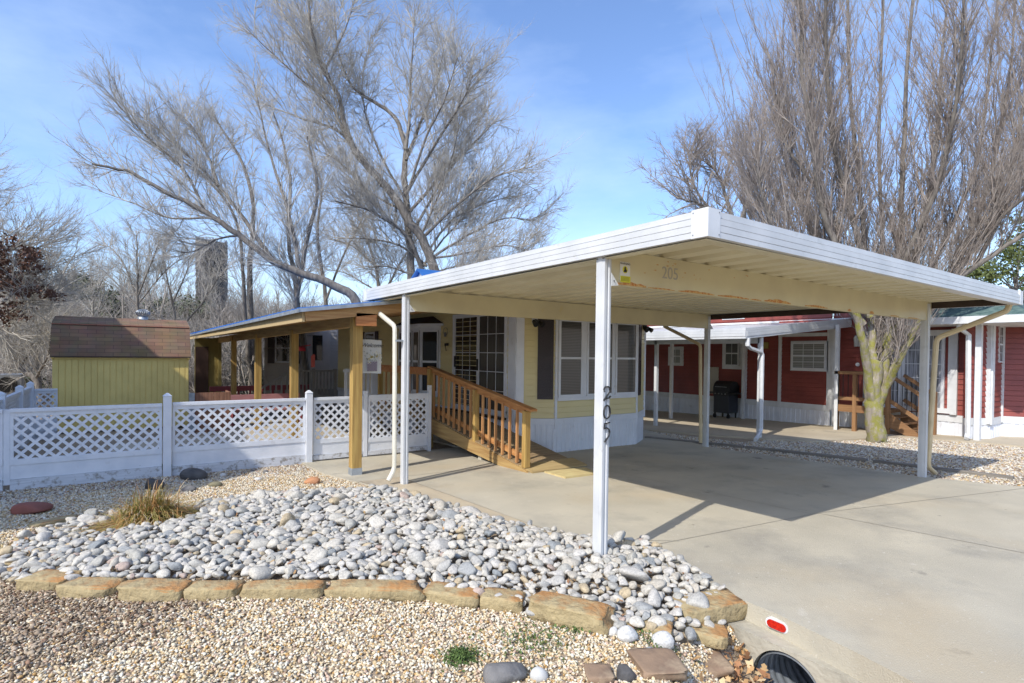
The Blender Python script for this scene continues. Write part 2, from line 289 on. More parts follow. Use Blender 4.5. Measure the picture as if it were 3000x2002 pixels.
EDGE = [(-.55, 6.5), (-.52, 5.2), (-.2, 3.9), (-.1, 3.2), (.1, 1.5), (.3, .8), (.62, .2), (.6, -.5), (.49, -.95), (.47, -1.25), (.37, -1.75), (.2, -2.4), (-.1, -3.2), (-.5, -4.2), (-.8, -5)]
def slab(name, poly, m, th=.14, up=.0):
    mb = MB(); n = len(poly)
    mb.add([(x, y, float(G(x, y))-th) for x, y in poly]+[(x, y, float(G(x, y))+up) for x, y in poly], [tuple(range(n-1, -1, -1)), tuple(range(n, 2*n))]+[(i, (i+1) % n, n+(i+1) % n, n+i) for i in range(n)])
    return props(mb.build(name, m), kind='structure')
slab('driveway', EDGE+[(9.5, -5), (8.2, -2.6), (7.05, -.9), (6.78, 0.1), (6.85, 3.8), (8.2, 6.6), (8.2, 9), (2.6, 9), (2.6, 6.6)], conc, .16)
slab('neighbour_pavement', [(8.15, 6.9), (9.05, 3.85), (9.6, 3.0), (12.2, 2.35), (12.5, .8), (12.2, -4), (22, -6), (22, 20), (8.9, 20)], conc2, .1, .012)
slab('patio', [(-3.2, 7.6), (2.5, 7.6), (2.5, 19), (-1.0, 19), (-1.0, 11.5), (-3.2, 10.8)], conc2, .06, .01)
mb = MB(); _p = EDGE[2:6]+[(.43, .75), (.30, 4.35), (-.30, 4.35)]
mb.add([(x, y, float(G(x, y))+.004) for x, y in _p], [tuple(range(len(_p)))]); props(mb.build('driveway_border', conct), kind='structure')
jb = MB()
def jline(p, q, w=.012):
    d = np.array(q, float)-p; n = np.array([-d[1], d[0]])/np.linalg.norm(d)*w/2; r = [np.array(p)+n, np.array(p)-n, np.array(q)-n, np.array(q)+n]
    jb.add([(x, y, float(G(x, y))+.004) for x, y in r], [(0, 1, 2, 3)])
jline((.30, 4.3), (.42, .72)); jline((.45, .68), (1.2, .1)); jline((.7, -.12+.3), (3.3, -.12)); jline((3.3, -.12), (7.0, -1.05)); jline((-.4, 4.35), (2.05, 4.35)); jline((3.25, 2.6), (6.8, 2.6)); jline((3.2, -.1), (3.2, 4.95)); jline((3.3, -.12), (3.6, -4.5))
props(jb.build('driveway_joints', joint), kind='structure')
# ---------------------------------------------------------------- carport
def RZ(x, y): return 2.7395-.0031*(x-.09)+.0038*(y+.95)
RX0, RX1, RY0, RY1 = .09, 7.04, -.95, 5.27
cp = thing('carport', 'white metal carport with cream underside standing over the concrete driveway', 'carport', (3.5, 2.1, 0))
def fascia(p, q, out):
    prof = [(-.004, 0), (-.004, -.040), (-.013, -.047), (.012, -.052), (.012, -.092), (.007, -.094), (.012, -.096), (.012, -.138), (.006, -.141), (.012, -.144), (.012, -.18), (-.115, -.18), (-.115, -.172), (-.03, -.172), (-.03, 0)]
    P, Q, n = np.array(p), np.array(q), np.array(out); vs = [(*(P+n*a), RZ(*P)+z) for a, z in prof]+[(*(Q+n*a), RZ(*Q)+z) for a, z in prof]; k = len(prof)
    return MB().add(vs, [(i, k+i, k+(i+1) % k, (i+1) % k) for i in range(k)]+[tuple(range(k)), tuple(range(2*k-1, k-1, -1))])
c4 = [(RX0, RY0), (RX1, RY0), (RX1, RY1), (RX0, RY1)]; outs = [(0, -1), (1, 0), (0, 1), (-1, 0)]
for i in range(4): fascia(c4[i], c4[(i+1) % 4], outs[i]).build('fascia', alum, cp)
for (x, y), (sx, sy) in zip(c4, [(-1, -1), (1, -1), (1, 1), (-1, 1)]):
    z = RZ(x, y); m = MB()
    m.box((x+sx*.016, y+sy*.016, z-.183), (x-sx*.012, y-sy*.115, z+.004)); m.box((x+sx*.0155, y+sy*.0155, z-.1825), (x-sx*.115, y-sy*.012, z+.0035))
    cc = m.build('corner_cap', white, cp)
    s = MB()
    for t in (.10,):
        for zz in (-.02, -.165):
            s.box((x+sx*.019, y-sy*(t-.004), z+zz), (x+sx*.015, y-sy*(t+.004), z+zz+.008)); s.box((x-sx*(t-.004), y+sy*.019, z+zz), (x-sx*(t+.004), y+sy*.015, z+zz+.008))
    s.build('screw', grey, cc)
m = MB(); m.hexa([(x, y, RZ(x, y)-.03) for x, y in [(RX0+.02, RY0+.02), (RX1-.02, RY0+.02), (RX1-.02, RY1-.02), (RX0+.02, RY1-.02)]], [(x, y, RZ(x, y)-.022) for x, y in [(RX0+.02, RY0+.02), (RX1-.02, RY0+.02), (RX1-.02, RY1-.02), (RX0+.02, RY1-.02)]])
m.build('roof_sheet', alum, cp)
# corrugated ceiling: pans along Y, period .32
m = MB(); xs_, zs_ = [], []; x = RX0+.12
while x < RX1-.12:
    for dx, dz in ((0, 0), (.155, 0), (.185, .045), (.29, .045), (.32, 0)):
        if x+dx < RX1-.12: xs_.append(x+dx); zs_.append(dz)
    x += .32
vs = []
for x, dz in zip(xs_, zs_): vs += [(x, RY0+.10, RZ(x, RY0)-.104+dz), (x, RY1-.10, RZ(x, RY1)-.104+dz)]
m.add(vs, [(2*i, 2*i+1, 2*i+3, 2*i+2) for i in range(len(xs_)-1)]); m.build('corrugated_ceiling', creamdeck, cp)
m = MB()
m.box((RX0+.118, RY0+.113, 2.556), (RX1-.118, RY0+.12, 2.70)); m.box((RX0+.118, RY1-.12, 2.556), (RX1-.118, RY1-.113, 2.70)); m.box((RX0+.113, RY0+.113, 2.556), (RX0+.12, RY1-.113, 2.70))
m.box((RX0+.03, RY0+.03, 2.546), (RX1-.12, RY0+.119, 2.553)); m.box((RX0+.03, RY1-.119, 2.56), (RX1-.12, RY1-.03, 2.567)); m.box((RX0+.03, RY0+.12, 2.548), (RX0+.119, RY1-.12, 2.5545))
m.build('gutter_inner_face', creamdeck, cp)
m = MB(); m.box((RX1-.15, RY0+.121, 2.535), (RX1-.116, RY1-.121, 2.632)); m.build('brown_gutter_board', mat('dark_brown_board', (.035, .02, .012), (.05, .03, .02), 4, .6), cp)  # very dark brown board along the inner face of the end gutter
def beam(y0, y1, rust):
    m = MB(); xa, xb = RX0+.11, RX1-.152; zt, zb = 2.634, 2.354
    m.box((xa, y0, zb), (xb, y0+.006, zt)); m.box((xa, y0+.0062, zb-.001), (xb, y1, zb+.006)); m.box((xa, y0+.0062, zt-.006), (xb, y1, zt+.001)); m.box((xa+.001, y1-.006, zb+.0062), (xb-.001, y1+.001, zt-.0062))
    b = m.build('beam', cream, cp)
    if rust:
        r = MB(); rr = random.Random(5); x = xa+.05
        while x < xb-.2:
            L_ = rr.uniform(.08, .55); h = rr.choice([.012, .02, .03, .045])*rr.uniform(.7, 1.2); n = 10
            pts = [(x+L_*i/n, y0-.0012, zb+.002) for i in range(n+1)]+[(x+L_*i/n, y0-.0012, zb+.003+h*math.sin(math.pi*min(.95, max(.05, i/n)))**.5*rr.uniform(.6, 1.)) for i in range(n, -1, -1)]
            MB().add(pts, [tuple(range(len(pts)))]).build('rust_streak', rustbeam, b); x += L_+rr.choice([.02, .05, .3, .5])
        for k in range(16):
            xx, zz = xa+rr.uniform(.2, 1.9), zt-rr.uniform(.02, .16); w = rr.uniform(.006, .04)
            MB().add([(xx, y0-.001, zz), (xx+w, y0-.001, zz-.004), (xx+w, y0-.001, zz+.006)], [(0, 1, 2)]).build('rust_spot', rustbeam, b)
    return b
bA = beam(.03, .09, True); bB = beam(3.84, 3.90, False)
def cpost(x, y, zb, h):
    m = MB(); w, d = .078, .102
    # fluted section
    prof = [(0, 0), (w*.30, 0), (w*.36, .010), (w*.52, .010), (w*.60, -.003), (w*.78, -.003), (w*.84, .006), (w, .006), (w, d-.006), (0, d-.004), (-.0, d*.72), (-.004, d*.70), (-.004, d*.30), (0, d*.28)]
    m.prism([(x+a, y+b, zb) for a, b in prof], (0, 0, h-zb)); p = m.build('post', alum, cp)
    g = MB(); g.prism([(x+w*.9, y-.004, 2.44), (x+w*.9, y-.004, 2.335), (x+w+.075, y-.004, 2.345)], (0, .007, 0)); gg = g.build('gusset', white, p)
    box('bolt', (x+w+.012, y-.012, 2.372), (x+w+.022, y-.004, 2.382), grey, gg); return p
pA = cpost(.12, .012, .0, 2.60); cpost(.12, 3.822, -.03, 2.60); cpost(6.73, .012, 0, 2.60); cpost(6.80, 3.822, -.12, 2.60)
def pipe(path, m, w=.05, lab=None):
    P = [np.array(p) for p in path]; pts = [P[0]]
    for i in range(1, len(P)-1):
        a, b, c = P[i-1], P[i], P[i+1]; d1 = (a-b)/np.linalg.norm(a-b); d2 = (c-b)/np.linalg.norm(c-b); s = min(.07, .4*np.linalg.norm(a-b), .4*np.linalg.norm(c-b))
        for t in (0, .33, .66, 1): pts.append((b+d1*s)*(1-t)**2+2*b*t*(1-t)*1+(b+d2*s)*t**2)
    pts.append(P[-1]); mb = MB().tube(pts, w*.72, 8, sq=(1.05, .8)); o = mb.build('downspout', m, cp)
    return o
d1 = pipe([(.16, 4.95, 2.56), (.13, 4.92, 2.42), (.05, 3.99, 2.14), (.045, 3.95, .18), (-.05, 3.93, .04)], pipe_cream); d1['label'] = 'off white corrugated downspout'
MB().box((.02, 3.85, 1.93), (.125, 3.9, 1.955)).build('pipe_strap', galv, d1)
d2 = pipe([(6.99, -.84, 2.555), (6.98, -.82, 2.46), (6.89, -.04, 2.09), (6.88, .03, .17), (7.08, .0, .05)], pipe_tan); d2['label'] = 'tan downspout with angled upper run'
d3 = pipe([(6.93, 5.12, 2.56), (6.92, 5.05, 2.44), (6.76, 3.98, 2.02), (6.755, 3.93, .0)], pipe_tan)
# house number 2 0 5 as strokes on the post's street face
def stroke(pts, x0, z0, s, y, w=.0065):
    m = MB(); P = [(x0+a*s, y, z0+b*s) for a, b in pts]; m.tube(P, w, 6, sq=(1, .6)); return m
num = {'2': [(-.28, .62), (-.36, .8), (-.2, .98), (.1, 1), (.28, .84), (.25, .6), (0, .3), (-.3, .02), (-.36, -.06), (-.25, .05), (0, .1), (.2, .12), (.36, .26)],
       '0': [(0, 1), (-.2, .9), (-.32, .6), (-.33, .3), (-.2, .05), (0, -.02), (.22, .1), (.34, .4), (.3, .75), (.15, .95), (0, 1)],
       '5': [(.3, 1.0), (-.22, .95), (-.25, .55), (0, .62), (.22, .5), (.3, .25), (.2, -.05), (-.05, -.3), (-.2, -.45)]}
for ch, zc in (('2', 1.425), ('0', 1.275), ('5', 1.135)):
    stroke(num[ch], .159, zc, .105, .0065, .0095).build('house_number', black, pA)
# faded painted number and small sticker on the beam
text_mesh('faded_number', '205', .15, inkg, bA, (.93, .0285, 2.50), (1, 0, 0), (0, 0, 1), .0005)
sg = thing('warning_sticker', 'small white and yellow warning sticker on the carport beam beside its front post', 'sticker', (.36, .027, 2.38))
box('panel', (.305, .0255, 2.385), (.42, .0295, 2.545), signw, sg); box('yellow_panel', (.307, .0235, 2.378), (.424, .0253, 2.43), signy, sg)
text_mesh('heading', 'WARNING', .024, inkb, sg, (.362, .0245, 2.53), (1, 0, 0), (0, 0, 1), .0003)
MB().prism([(.362+.03*math.cos(a), .0248, 2.482+.03*math.sin(a)) for a in np.linspace(0, 6.28, 20)[:-1]], (0, .0008, 0)).build('round_border', signy, sg)
MB().prism([(.362+a, .0238, 2.482+b) for a, b in [(-.02, -.02), (.018, -.02), (.02, 0), (.008, .006), (.008, .02), (-.004, .024), (-.012, .012), (-.008, .004)]], (0, .0008, 0)).build('silhouette', inkb, sg)
mm_ = MB()
for k in range(4): mm_.box((.315, .0228, 2.418-.009*k), (.413-.006*(k % 2), .0234, 2.421-.009*k))
mm_.build('small_print', mat('dark_olive_ink', (.18, .17, .03)), sg)
# ---------------------------------------------------------------- yellow house
yh = thing('yellow_house', 'pale yellow park home with white skirting, dark shutters and blue metal roof', 'house', (4.9, 10, -.2))
HP = [(3.10, 16.0), (3.10, 5.38), (3.72, 4.96), (5.92, 4.94), (6.68, 5.42), (6.68, 16.0)]
TR = .46
for i in range(5):
    p, q = HP[i], HP[i+1]
    siding(p, q, .56, 2.86).build('wall', yellow, yh)
    MB().wallbox(p, q, TR-.01, .565, -.02, .022).build('base_trim', skirt, yh)
    rb = ribbed(p, q, lambda x, y: float(G(x, y))-.05, TR, .11); rb.build('skirting', skirt, yh)
def cornertrim(x, y, w, z0, z1, m, par): return box('corner_trim', (x-w/2, y-w/2, z0), (x+w/2, y+w/2, z1), m, par)
cornertrim(3.72, 4.96, .05, .36, 2.86, skirt, yh); cornertrim(5.92, 4.94, .045, .36, 2.86, skirt, yh); cornertrim(6.68, 5.42, .06, .4, 2.86, skirt, yh)
MB().wallbox((3.10, 5.62), (3.10, 5.38), .43, 2.86, .0, .03).build('corner_trim', skirt, yh); MB().wallbox((3.1, 5.385), (3.22, 5.30), .43, 2.86, .0, .028).build('corner_trim', skirt, yh)
def window(p, q, z0, z1, par, gm=blind_d, fr=.04, mull=True, fm=skirt, outd=.03, grid=None, name='window'):
    """framed sash window on plan segment p->q, facing right-hand side"""
    d = np.array([q[0]-p[0], q[1]-p[1]]); Ln = np.linalg.norm(d); d = d/Ln; P = np.array(p, float); at_ = lambda t: tuple(P+d*t)
    m = MB(); o = outd
    m.wallbox(p, q, z1-fr, z1, 0.0, o); m.wallbox(p, q, z0, z0+fr, 0.0, o+.008)
    m.wallbox(at_(0), at_(fr), z0+fr, z1-fr, 0.0, o); m.wallbox(at_(Ln-fr), at_(Ln), z0+fr, z1-fr, 0, o)
    zm = (z0+z1)/2
    if mull: m.wallbox(at_(fr), at_(Ln-fr), zm-.02, zm+.02, 0, o-.003)
    w = m.build(name, fm, par); g = MB().wallbox(at_(fr), at_(Ln-fr), z0+fr, z1-fr, 0, o-.012); g.build('pane', gm, w)
    if grid:
        k = MB()
        for i in range(1, grid[0]): t = fr+(Ln-2*fr)*i/grid[0]; k.wallbox(at_(t-.006), at_(t+.006), z0+fr, z1-fr, o-.012, o-.007)
        for j in range(1, grid[1]): z = z0+fr+(z1-z0-2*fr)*j/grid[1]; k.wallbox(at_(fr), at_(Ln-fr), z-.006, z+.006, o-.0121, o-.0065)
        k.build('grille', fm, w)
    return w
for a, b in ((3.755, 4.36), (4.47, 5.2), (5.26, 5.895)): window((a, 4.95), (b, 4.95), .97, 2.46, yh, blind_d, .045, outd=.045)
MB().wallbox((3.745, 4.952), (5.90, 4.952), .90, .972, .0, .05).build('window_sill', skirt, yh)
MB().wallbox((4.362, 4.952), (4.468, 4.952), .975, 2.46, .0, .035).build('window_post', skirt, yh); MB().wallbox((5.202, 4.952), (5.258, 4.952), .975, 2.46, .0, .035).build('window_post', skirt, yh)
def shutter_(p, q):
    d = np.array([q[0]-p[0], q[1]-p[1]]); Ln = np.linalg.norm(d); d = d/Ln; P = np.array(p, float); m = MB()
    m.wallbox(p, q, .93, 2.47, .015, .026)
    for t0, t1 in ((0, .035), (Ln-.035, Ln)): m.wallbox(P+d*t0, P+d*t1, .93, 2.47, .026, .042)
    for z0, z1 in ((.93, .99), (1.67, 1.74), (2.41, 2.47)): m.wallbox(P+d*.035, P+d*(Ln-.035), z0, z1, .026, .042)
    z = 1.0
    while z < 2.40:
        if not 1.64 < z < 1.74: m.wallbox(P+d*.035, P+d*(Ln-.035), z, z+.012, .026, .036)
        z += .026
    return m.build('shutter', shutter, yh)
shutter_((3.43, 5.157), (3.68, 4.988)); shutter_((5.965, 4.97), (6.2, 5.118))
# vent and security lights
for (x, y), ang, lab in (((3.36, 5.19), 0, 1), ((6.50, 5.28), 1, 2)):
    t = thing('flood_light', 'black twin flood light at the '+('left' if lab == 1 else 'right')+' corner of the yellow house front', 'light', (x, y, 2.40), 'flood lights on the yellow house')
    MB().box((x-.06, y-.04, 2.36), (x+.06, y-.012, 2.50)).build('mount', black if lab == 2 else skirt, t)
    MB().tube([(x, y-.03, 2.42), (x+.0, y-.12, 2.40)], .028, 8).build('arm', black, t)
    for s in (-.055, .055): MB().tube([(x+s, y-.06, 2.40), (x+s*1.5, y-.17, 2.33)], [.035, .052], 10).build('lamp_head', black, t)
# sliding glass door on the side wall
dr = MB(); X = 3.10
for y0, y1 in ((7.70, 7.80), (5.66, 5.74), (6.68, 6.76)): dr.wallbox((X, y1), (X, y0), .62, 2.62, 0, .045)
dr.wallbox((X, 7.80), (X, 5.66), 2.55, 2.64, 0, .05); dr.wallbox((X, 7.80), (X, 5.66), .56, .66, 0, .06)
door = dr.build('sliding_door', skirt, yh)
MB().wallbox((X, 7.70), (X, 6.76), .66, 2.55, 0, .018).build('pane', glass, door); MB().wallbox((X, 6.68), (X, 5.74), .66, 2.55, 0, .022).build('pane', mat('screened_glass', (.05, .05, .05), (.065, .065, .063), 2, .25, stretch=(1, 8, .2)), door)
k = MB()
for ya, yb, o in ((6.76, 7.70, .019), (5.74, 6.68, .023)):
    for i in (1, 2): y = ya+(yb-ya)*i/3; k.wallbox((X, y+.007), (X, y-.007), .66, 2.55, o, o+.004)
    for z in (1.04, 1.42, 1.80, 2.18): k.wallbox((X, yb), (X, ya), z-.006, z+.006, o+.0005, o+.005)
k.build('grille', skirt, door)
for y, z in ((7.66, 1.60), (6.70, 1.55)): MB().box((X-.075, y-.012, z-.12), (X-.045, y+.012, z+.12)).build('handle', black, door)
MB().wallbox((X, 7.78), (X, 5.66), .50, .545, .02, .12).build('door_threshold', black, door)
# bow window further along and other wall items
bw = MB(); bp = [(3.10, 10.6), (2.82, 10.2), (2.82, 8.95), (3.08, 8.42)]
for i in range(3): bw.wallbox(bp[i], bp[i+1], .75, 2.42, -.02, 0)
bowb = bw.build('bow_window', skirt, yh)
for i in range(3):
    p, q = np.array(bp[i]), np.array(bp[i+1]); n_ = 3 if i == 1 else 1
    for j in range(n_):
        a = p+(q-p)*(j+.1)/n_; b = p+(q-p)*(j+.9)/n_
        m = MB().wallbox(a, b, .85, 2.32, 0, .012); m.build('pane', blind_d if i == 1 else glass, bowb)
        k = MB().wallbox(a, b, 1.55, 1.6, .012, .03); k.wallbox(a, b, .85, .89, .012, .03); k.wallbox(a, b, 2.28, 2.32, .012, .03); k.wallbox(a, a+(b-a)*.05, .89, 2.28, .012, .03); k.wallbox(a+(b-a)*.95, b, .89, 2.28, .012, .03); k.build('sash', skirt, bowb)
MB().prism([(3.08, 10.75, 2.42), (2.72, 10.28, 2.42), (2.72, 8.85, 2.42), (3.08, 8.28, 2.42)], (0, 0, .05)).build('bow_window_cap', skirt, bowb)
MB().add([(3.08, 10.75, 2.472), (2.72, 10.28, 2.472), (2.72, 8.85, 2.472), (3.08, 8.28, 2.472), (3.08, 10.3, 2.66), (3.08, 8.8, 2.66)], [(0, 1, 4), (1, 2, 5, 4), (2, 3, 5)]).build('bow_window_roof', shingle_b, bowb)
w = window((3.1, 13.35), (3.1, 12.55), 1.35, 2.38, yh, glass, .05, outd=.04)
for a, b in ((13.62, 13.38), (12.52, 12.28)): MB().wallbox((3.1, a), (3.1, b), 1.32, 2.40, .015, .035).build('shutter', shutter, yh)
# roof
rf = MB()
for sx in (-1, 1):
    xe = 4.89+sx*2.02; rf.hexa([(4.89, 4.72, 3.50), (xe, 4.72, 2.86), (xe, 16.1, 2.86), (4.89, 16.1, 3.50)], [(4.89, 4.72, 3.55), (xe, 4.72, 2.91), (xe, 16.1, 2.91), (4.89, 16.1, 3.55)]) if sx == 1 else rf.hexa([(xe, 4.72, 2.86), (4.889, 4.72, 3.50), (4.889, 16.1, 3.50), (xe, 16.1, 2.86)], [(xe, 4.72, 2.91), (4.889, 4.72, 3.55), (4.889, 16.1, 3.55), (xe, 16.1, 2.91)])
for i in range(28):
    y = 4.8+i*.41; rf.hexa([(2.88, y, 2.911), (4.88, y, 3.551), (4.88, y+.03, 3.551), (2.88, y+.03, 2.911)], [(2.88, y+.005, 2.935), (4.88, y+.005, 3.575), (4.88, y+.025, 3.575), (2.88, y+.025, 2.935)])
roof = rf.build('roof', bluem, yh)
MB().prism([(3.1, 4.98, 2.86), (6.68, 4.98, 2.86), (4.89, 4.98, 3.46)], (0, .05, 0)).build('gable', yellow, yh)
MB().box((2.86, 4.74, 2.82), (2.90, 16.05, 2.92)).build('eave_board', skirt, yh)
# loft dormer with white gable facing west
m = MB(); m.prism([(3.42, 9.55, 3.0), (3.42, 10.85, 3.0), (3.42, 10.85, 3.55), (3.42, 10.2, 3.93), (3.42, 9.55, 3.55)], (1.6, 0, 0)); dm = m.build('dormer', white, yh)
m = MB(); m.hexa([(3.30, 9.42, 3.50), (5.3, 9.42, 3.50), (5.3, 10.2, 3.95), (3.30, 10.2, 3.95)], [(3.30, 9.42, 3.54), (5.3, 9.42, 3.54), (5.3, 10.2, 3.99), (3.30, 10.2, 3.99)])
m.hexa([(3.30, 10.201, 3.95), (5.3, 10.201, 3.95), (5.3, 10.98, 3.50), (3.30, 10.98, 3.50)], [(3.30, 10.201, 3.99), (5.3, 10.201, 3.99), (5.3, 10.98, 3.54), (3.30, 10.98, 3.54)]); m.build('dormer_roof', bluem, dm)
# far, older section with a door (seen through the porch)
wh = thing('white_house', 'off white mobile home wall with dark shuttered window and narrow door behind the porch', 'house', (2.6, 18, -.4))
siding((1.35, 19.2), (4.2, 18.0), .35, 3.0, .12).build('wall', mat('aged_white_siding', (.50, .45, .40), (.44, .40, .36), 2, .6), wh)
MB().wallbox((1.35, 19.2), (4.2, 18.0), -.6, .35, -.05, .01).build('skirting', greyw, wh)
E2 = np.array([2.85, -1.2])/np.hypot(2.85, 1.2); W0 = np.array([1.35, 19.2])
w = window(W0+E2*.38, W0+E2*1.0, 1.35, 2.45, wh, glass, .05, outd=.05); [MB().wallbox(W0+E2*a, W0+E2*b, 1.32, 2.48, .02, .04).build('shutter', shutter, wh) for a, b in ((.12, .36), (1.02, 1.26))]
dd_ = MB().wallbox(W0+E2*1.45, W0+E2*2.35, .38, 2.55, 0.015, .05).build('door', mat('cream_door', (.52, .46, .42), (.48, .43, .39)), wh)
MB().wallbox(W0+E2*1.72, W0+E2*2.08, 1.45, 2.4, .05, .06).build('door_pane', glass, dd_); MB().wallbox(W0+E2*1.56, W0+E2*1.6, 1.1, 1.24, .05, .1).build('handle', black, dd_)
# ---------------------------------------------------------------- wooden porch (lean-to over the patio)
po = thing('wooden_porch', 'timber lean-to porch roof on square posts beside the yellow house', 'porch', (1, 10, 0))
for i, (y, x) in enumerate([(4.93, -.155), (8.45, -.19), (11.9, -.22), (15.4, -.25), (18.6, -.28)]):
    if i == 0: continue
    MB().box((x-.07, y-.07, float(G(x, y))-.1), (x+.07, y+.07, 2.2)).build('post', wood_y, po)
pp = MB().box((-.235, 4.85, -.02), (-.085, 4.99, 2.30)).build('post', wood_y, po, bevel=.004)
MB().box((-.24, 4.845, -.045), (-.08, 4.995, .06)).build('post_shoe', galv, pp)
MB().bar((-.16, 4.72, 2.255), (-.27, 19.3, 2.13), .09, .19).build('long_beam', wood_l, po)
# fascia: sloping front rafter and eave board
MB().bar((-.96, 4.70, 2.265), (3.0, 4.70, 2.83), .04, .145).build('front_rafter', wood_x, po)
MB().bar((-.98, 4.70, 2.262), (-1.02, 19.6, 2.235), .04, .145).build('eave_board', mat('weathered_plywood', (.58, .45, .24), (.36, .25, .12), 3, .8, .2, 10, stretch=(1, 12, 1.2), contrast=(.3, .7)), po)
for y in np.arange(5.6, 19, .62): MB().bar((-.95, y, 2.27), (2.95, y, 2.80), .04, .13).build('rafter', wood_x, po)
m = MB(); m.hexa([(-1.06, 4.62, 2.335), (3.02, 4.62, 2.915), (3.02, 19.7, 2.885), (-1.06, 19.7, 2.305)], [(-1.06, 4.62, 2.355), (3.02, 4.62, 2.935), (3.02, 19.7, 2.905), (-1.06, 19.7, 2.325)])
for i in range(50):
    y = 4.7+i*.3; m.hexa([(-1.06, y, 2.356), (3.0, y, 2.936), (3.0, y+.05, 2.936), (-1.06, y+.05, 2.356)], [(-1.06, y+.012, 2.376), (3.0, y+.012, 2.956), (3.0, y+.038, 2.956), (-1.06, y+.038, 2.376)])
m.build('metal_roof', bluem, po)
MB().bar((-1.07, 4.615, 2.335), (3.0, 4.615, 2.915), .012, .05).build('edge_flashing', galv, po); MB().bar((-1.07, 4.6, 2.33), (-1.07, 19.7, 2.30), .012, .05).build('edge_flashing', galv, po)
MB().box((-.245, 4.68, 2.165), (.06, 4.72, 2.345)).build('beam_end_block', wood_ox, po)
# yellow storage room under the far end of the porch
st = thing('storage_room', 'ochre yellow board storage room under the far end of the porch', 'shed', (-.6, 18.6, -.3))
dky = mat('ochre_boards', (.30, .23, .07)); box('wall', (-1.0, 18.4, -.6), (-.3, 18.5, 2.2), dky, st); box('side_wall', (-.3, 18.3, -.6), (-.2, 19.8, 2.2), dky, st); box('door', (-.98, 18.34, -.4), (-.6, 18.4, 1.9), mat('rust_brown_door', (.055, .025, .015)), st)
# ---------------------------------------------------------------- ramp with railing
rp = thing('wooden_ramp', 'treated timber access ramp with railing leading up to the sliding door', 'ramp', (2.6, 4.5, -.05))
def rz(y): return -.01+(.50-.0)*(y-3.62)/(6.95-3.62)
m = MB(); n_b = 27
for i in range(n_b):
    y0 = 3.85+(6.95-3.85)*i/n_b; y1 = y0+.107; m.hexa([(2.07, y0, rz(y0)-.035+.03), (3.09, y0, rz(y0)-.035+.03), (3.09, y1, rz(y1)-.035+.03), (2.07, y1, rz(y1)-.035+.03)], [(2.07, y0, rz(y0)+.03), (3.09, y0, rz(y0)+.03), (3.09, y1, rz(y1)+.03), (2.07, y1, rz(y1)+.03)])
wood_deck = woodmat('ramp_decking', (.36, .26, .14), (.22, .15, .08), 0)
m.build('deck_boards', wood_deck, rp)
m = MB(); m.hexa([(2.08, 3.50, -.028), (3.2, 3.50, -.028), (3.2, 3.86, .025), (2.08, 3.86, .025)], [(2.08, 3.50, -.006), (3.2, 3.50, -.006), (3.2, 3.86, .05), (2.08, 3.86, .05)]); m.build('toe_board', woodmat('toe_plywood', (.46, .34, .16), (.33, .23, .10), 0), rp)
box('landing', (2.07, 6.95, .40), (3.09, 9.6, .52), wood_deck, rp)
for x in (2.045, 3.06): MB().prism([(x, 3.58, -.035), (x, 4.35, -.05), (x, 5.2, .03), (x, 6.95, .19), (x, 6.95, .50), (x, 3.66, .0)], (.038, 0, 0)).build('stringer', wood_l, rp)
rl = 2.11
MB().box((rl-.06, 6.92, -.15), (rl+.04, 7.02, 1.46)).build('rail_post', wood_y, rp); MB().box((rl-.05, 5.16, .2), (rl+.04, 5.25, 1.14)).build('rail_post', wood_y, rp); MB().box((rl-.05, 3.66, .03), (rl+.045, 3.755, .90)).build('rail_post', wood_y, rp)
MB().bar((rl, 7.0, 1.50), (rl, 3.52, .925), .13, .035).build('handrail', wood_o, rp); MB().bar((rl+.012, 6.92, 1.42), (rl+.012, 3.76, .89), .036, .088).build('top_rail', wood_o, rp); MB().bar((rl+.03, 6.92, .66), (rl+.03, 3.76, .155), .036, .088).build('bottom_rail', wood_o, rp)
for k in range(15):
    y = 6.78-k*.2045
    if abs(y-5.2) < .09: continue
    z0 = rz(y)+.035; z1 = 1.42-(7.0-y)*.168
    MB().box((rl-.042, y-.018, z0), (rl-.006, y+.018, z1)).build('baluster', wood_oz, rp)
# landing railing (across and far side)
MB().box((rl-.065, 7.05, 1.33), (rl+.035, 10.4, 1.36)).build('landing_rail', wood_o, rp); MB().box((rl-.06, 7.05, 1.36), (rl-.02, 10.4, 1.485)).build('landing_rail', wood_ox, rp)
for y in (8.4, 9.6): MB().box((rl-.05, y, -.2), (rl+.04, y+.09, 1.45)).build('rail_post', wood_y, rp)
for y in (7.6, 8.0, 9.0, 9.3): MB().box((rl-.01, y, .55), (rl+.028, y+.036, 1.34)).build('baluster', wood_oz, rp)
MB().box((2.05, 9.55, 1.33), (3.05, 9.6, 1.46)).build('landing_rail', wood_ox, rp)
MB().box((3.0, 9.5, -.2), (3.09, 9.6, 1.45)).build('rail_post', wood_y, rp)
bl = MB().box((2.1, 5.0, -.1), (2.18, 5.1, .0)).build('support_block', mat('pale_block', (.5, .46, .36)), rp)
tag = props(MB().hexa([(2.24, 2.92, -.012), (2.86, 2.88, -.018), (3.02, 3.36, -.03), (2.28, 3.46, -.03)], [(2.24, 2.92, .012), (2.86, 2.88, .006), (3.02, 3.36, -.006), (2.28, 3.46, -.006)]).build('plywood_sheet', mat('pale_plywood', (.60, .50, .24), (.50, .38, .18), 3, .85, stretch=(1, 4, 1)), None, (2.6, 3.2, -.02)), 'thin pale plywood sheet lying flat at the foot of the ramp', 'board')
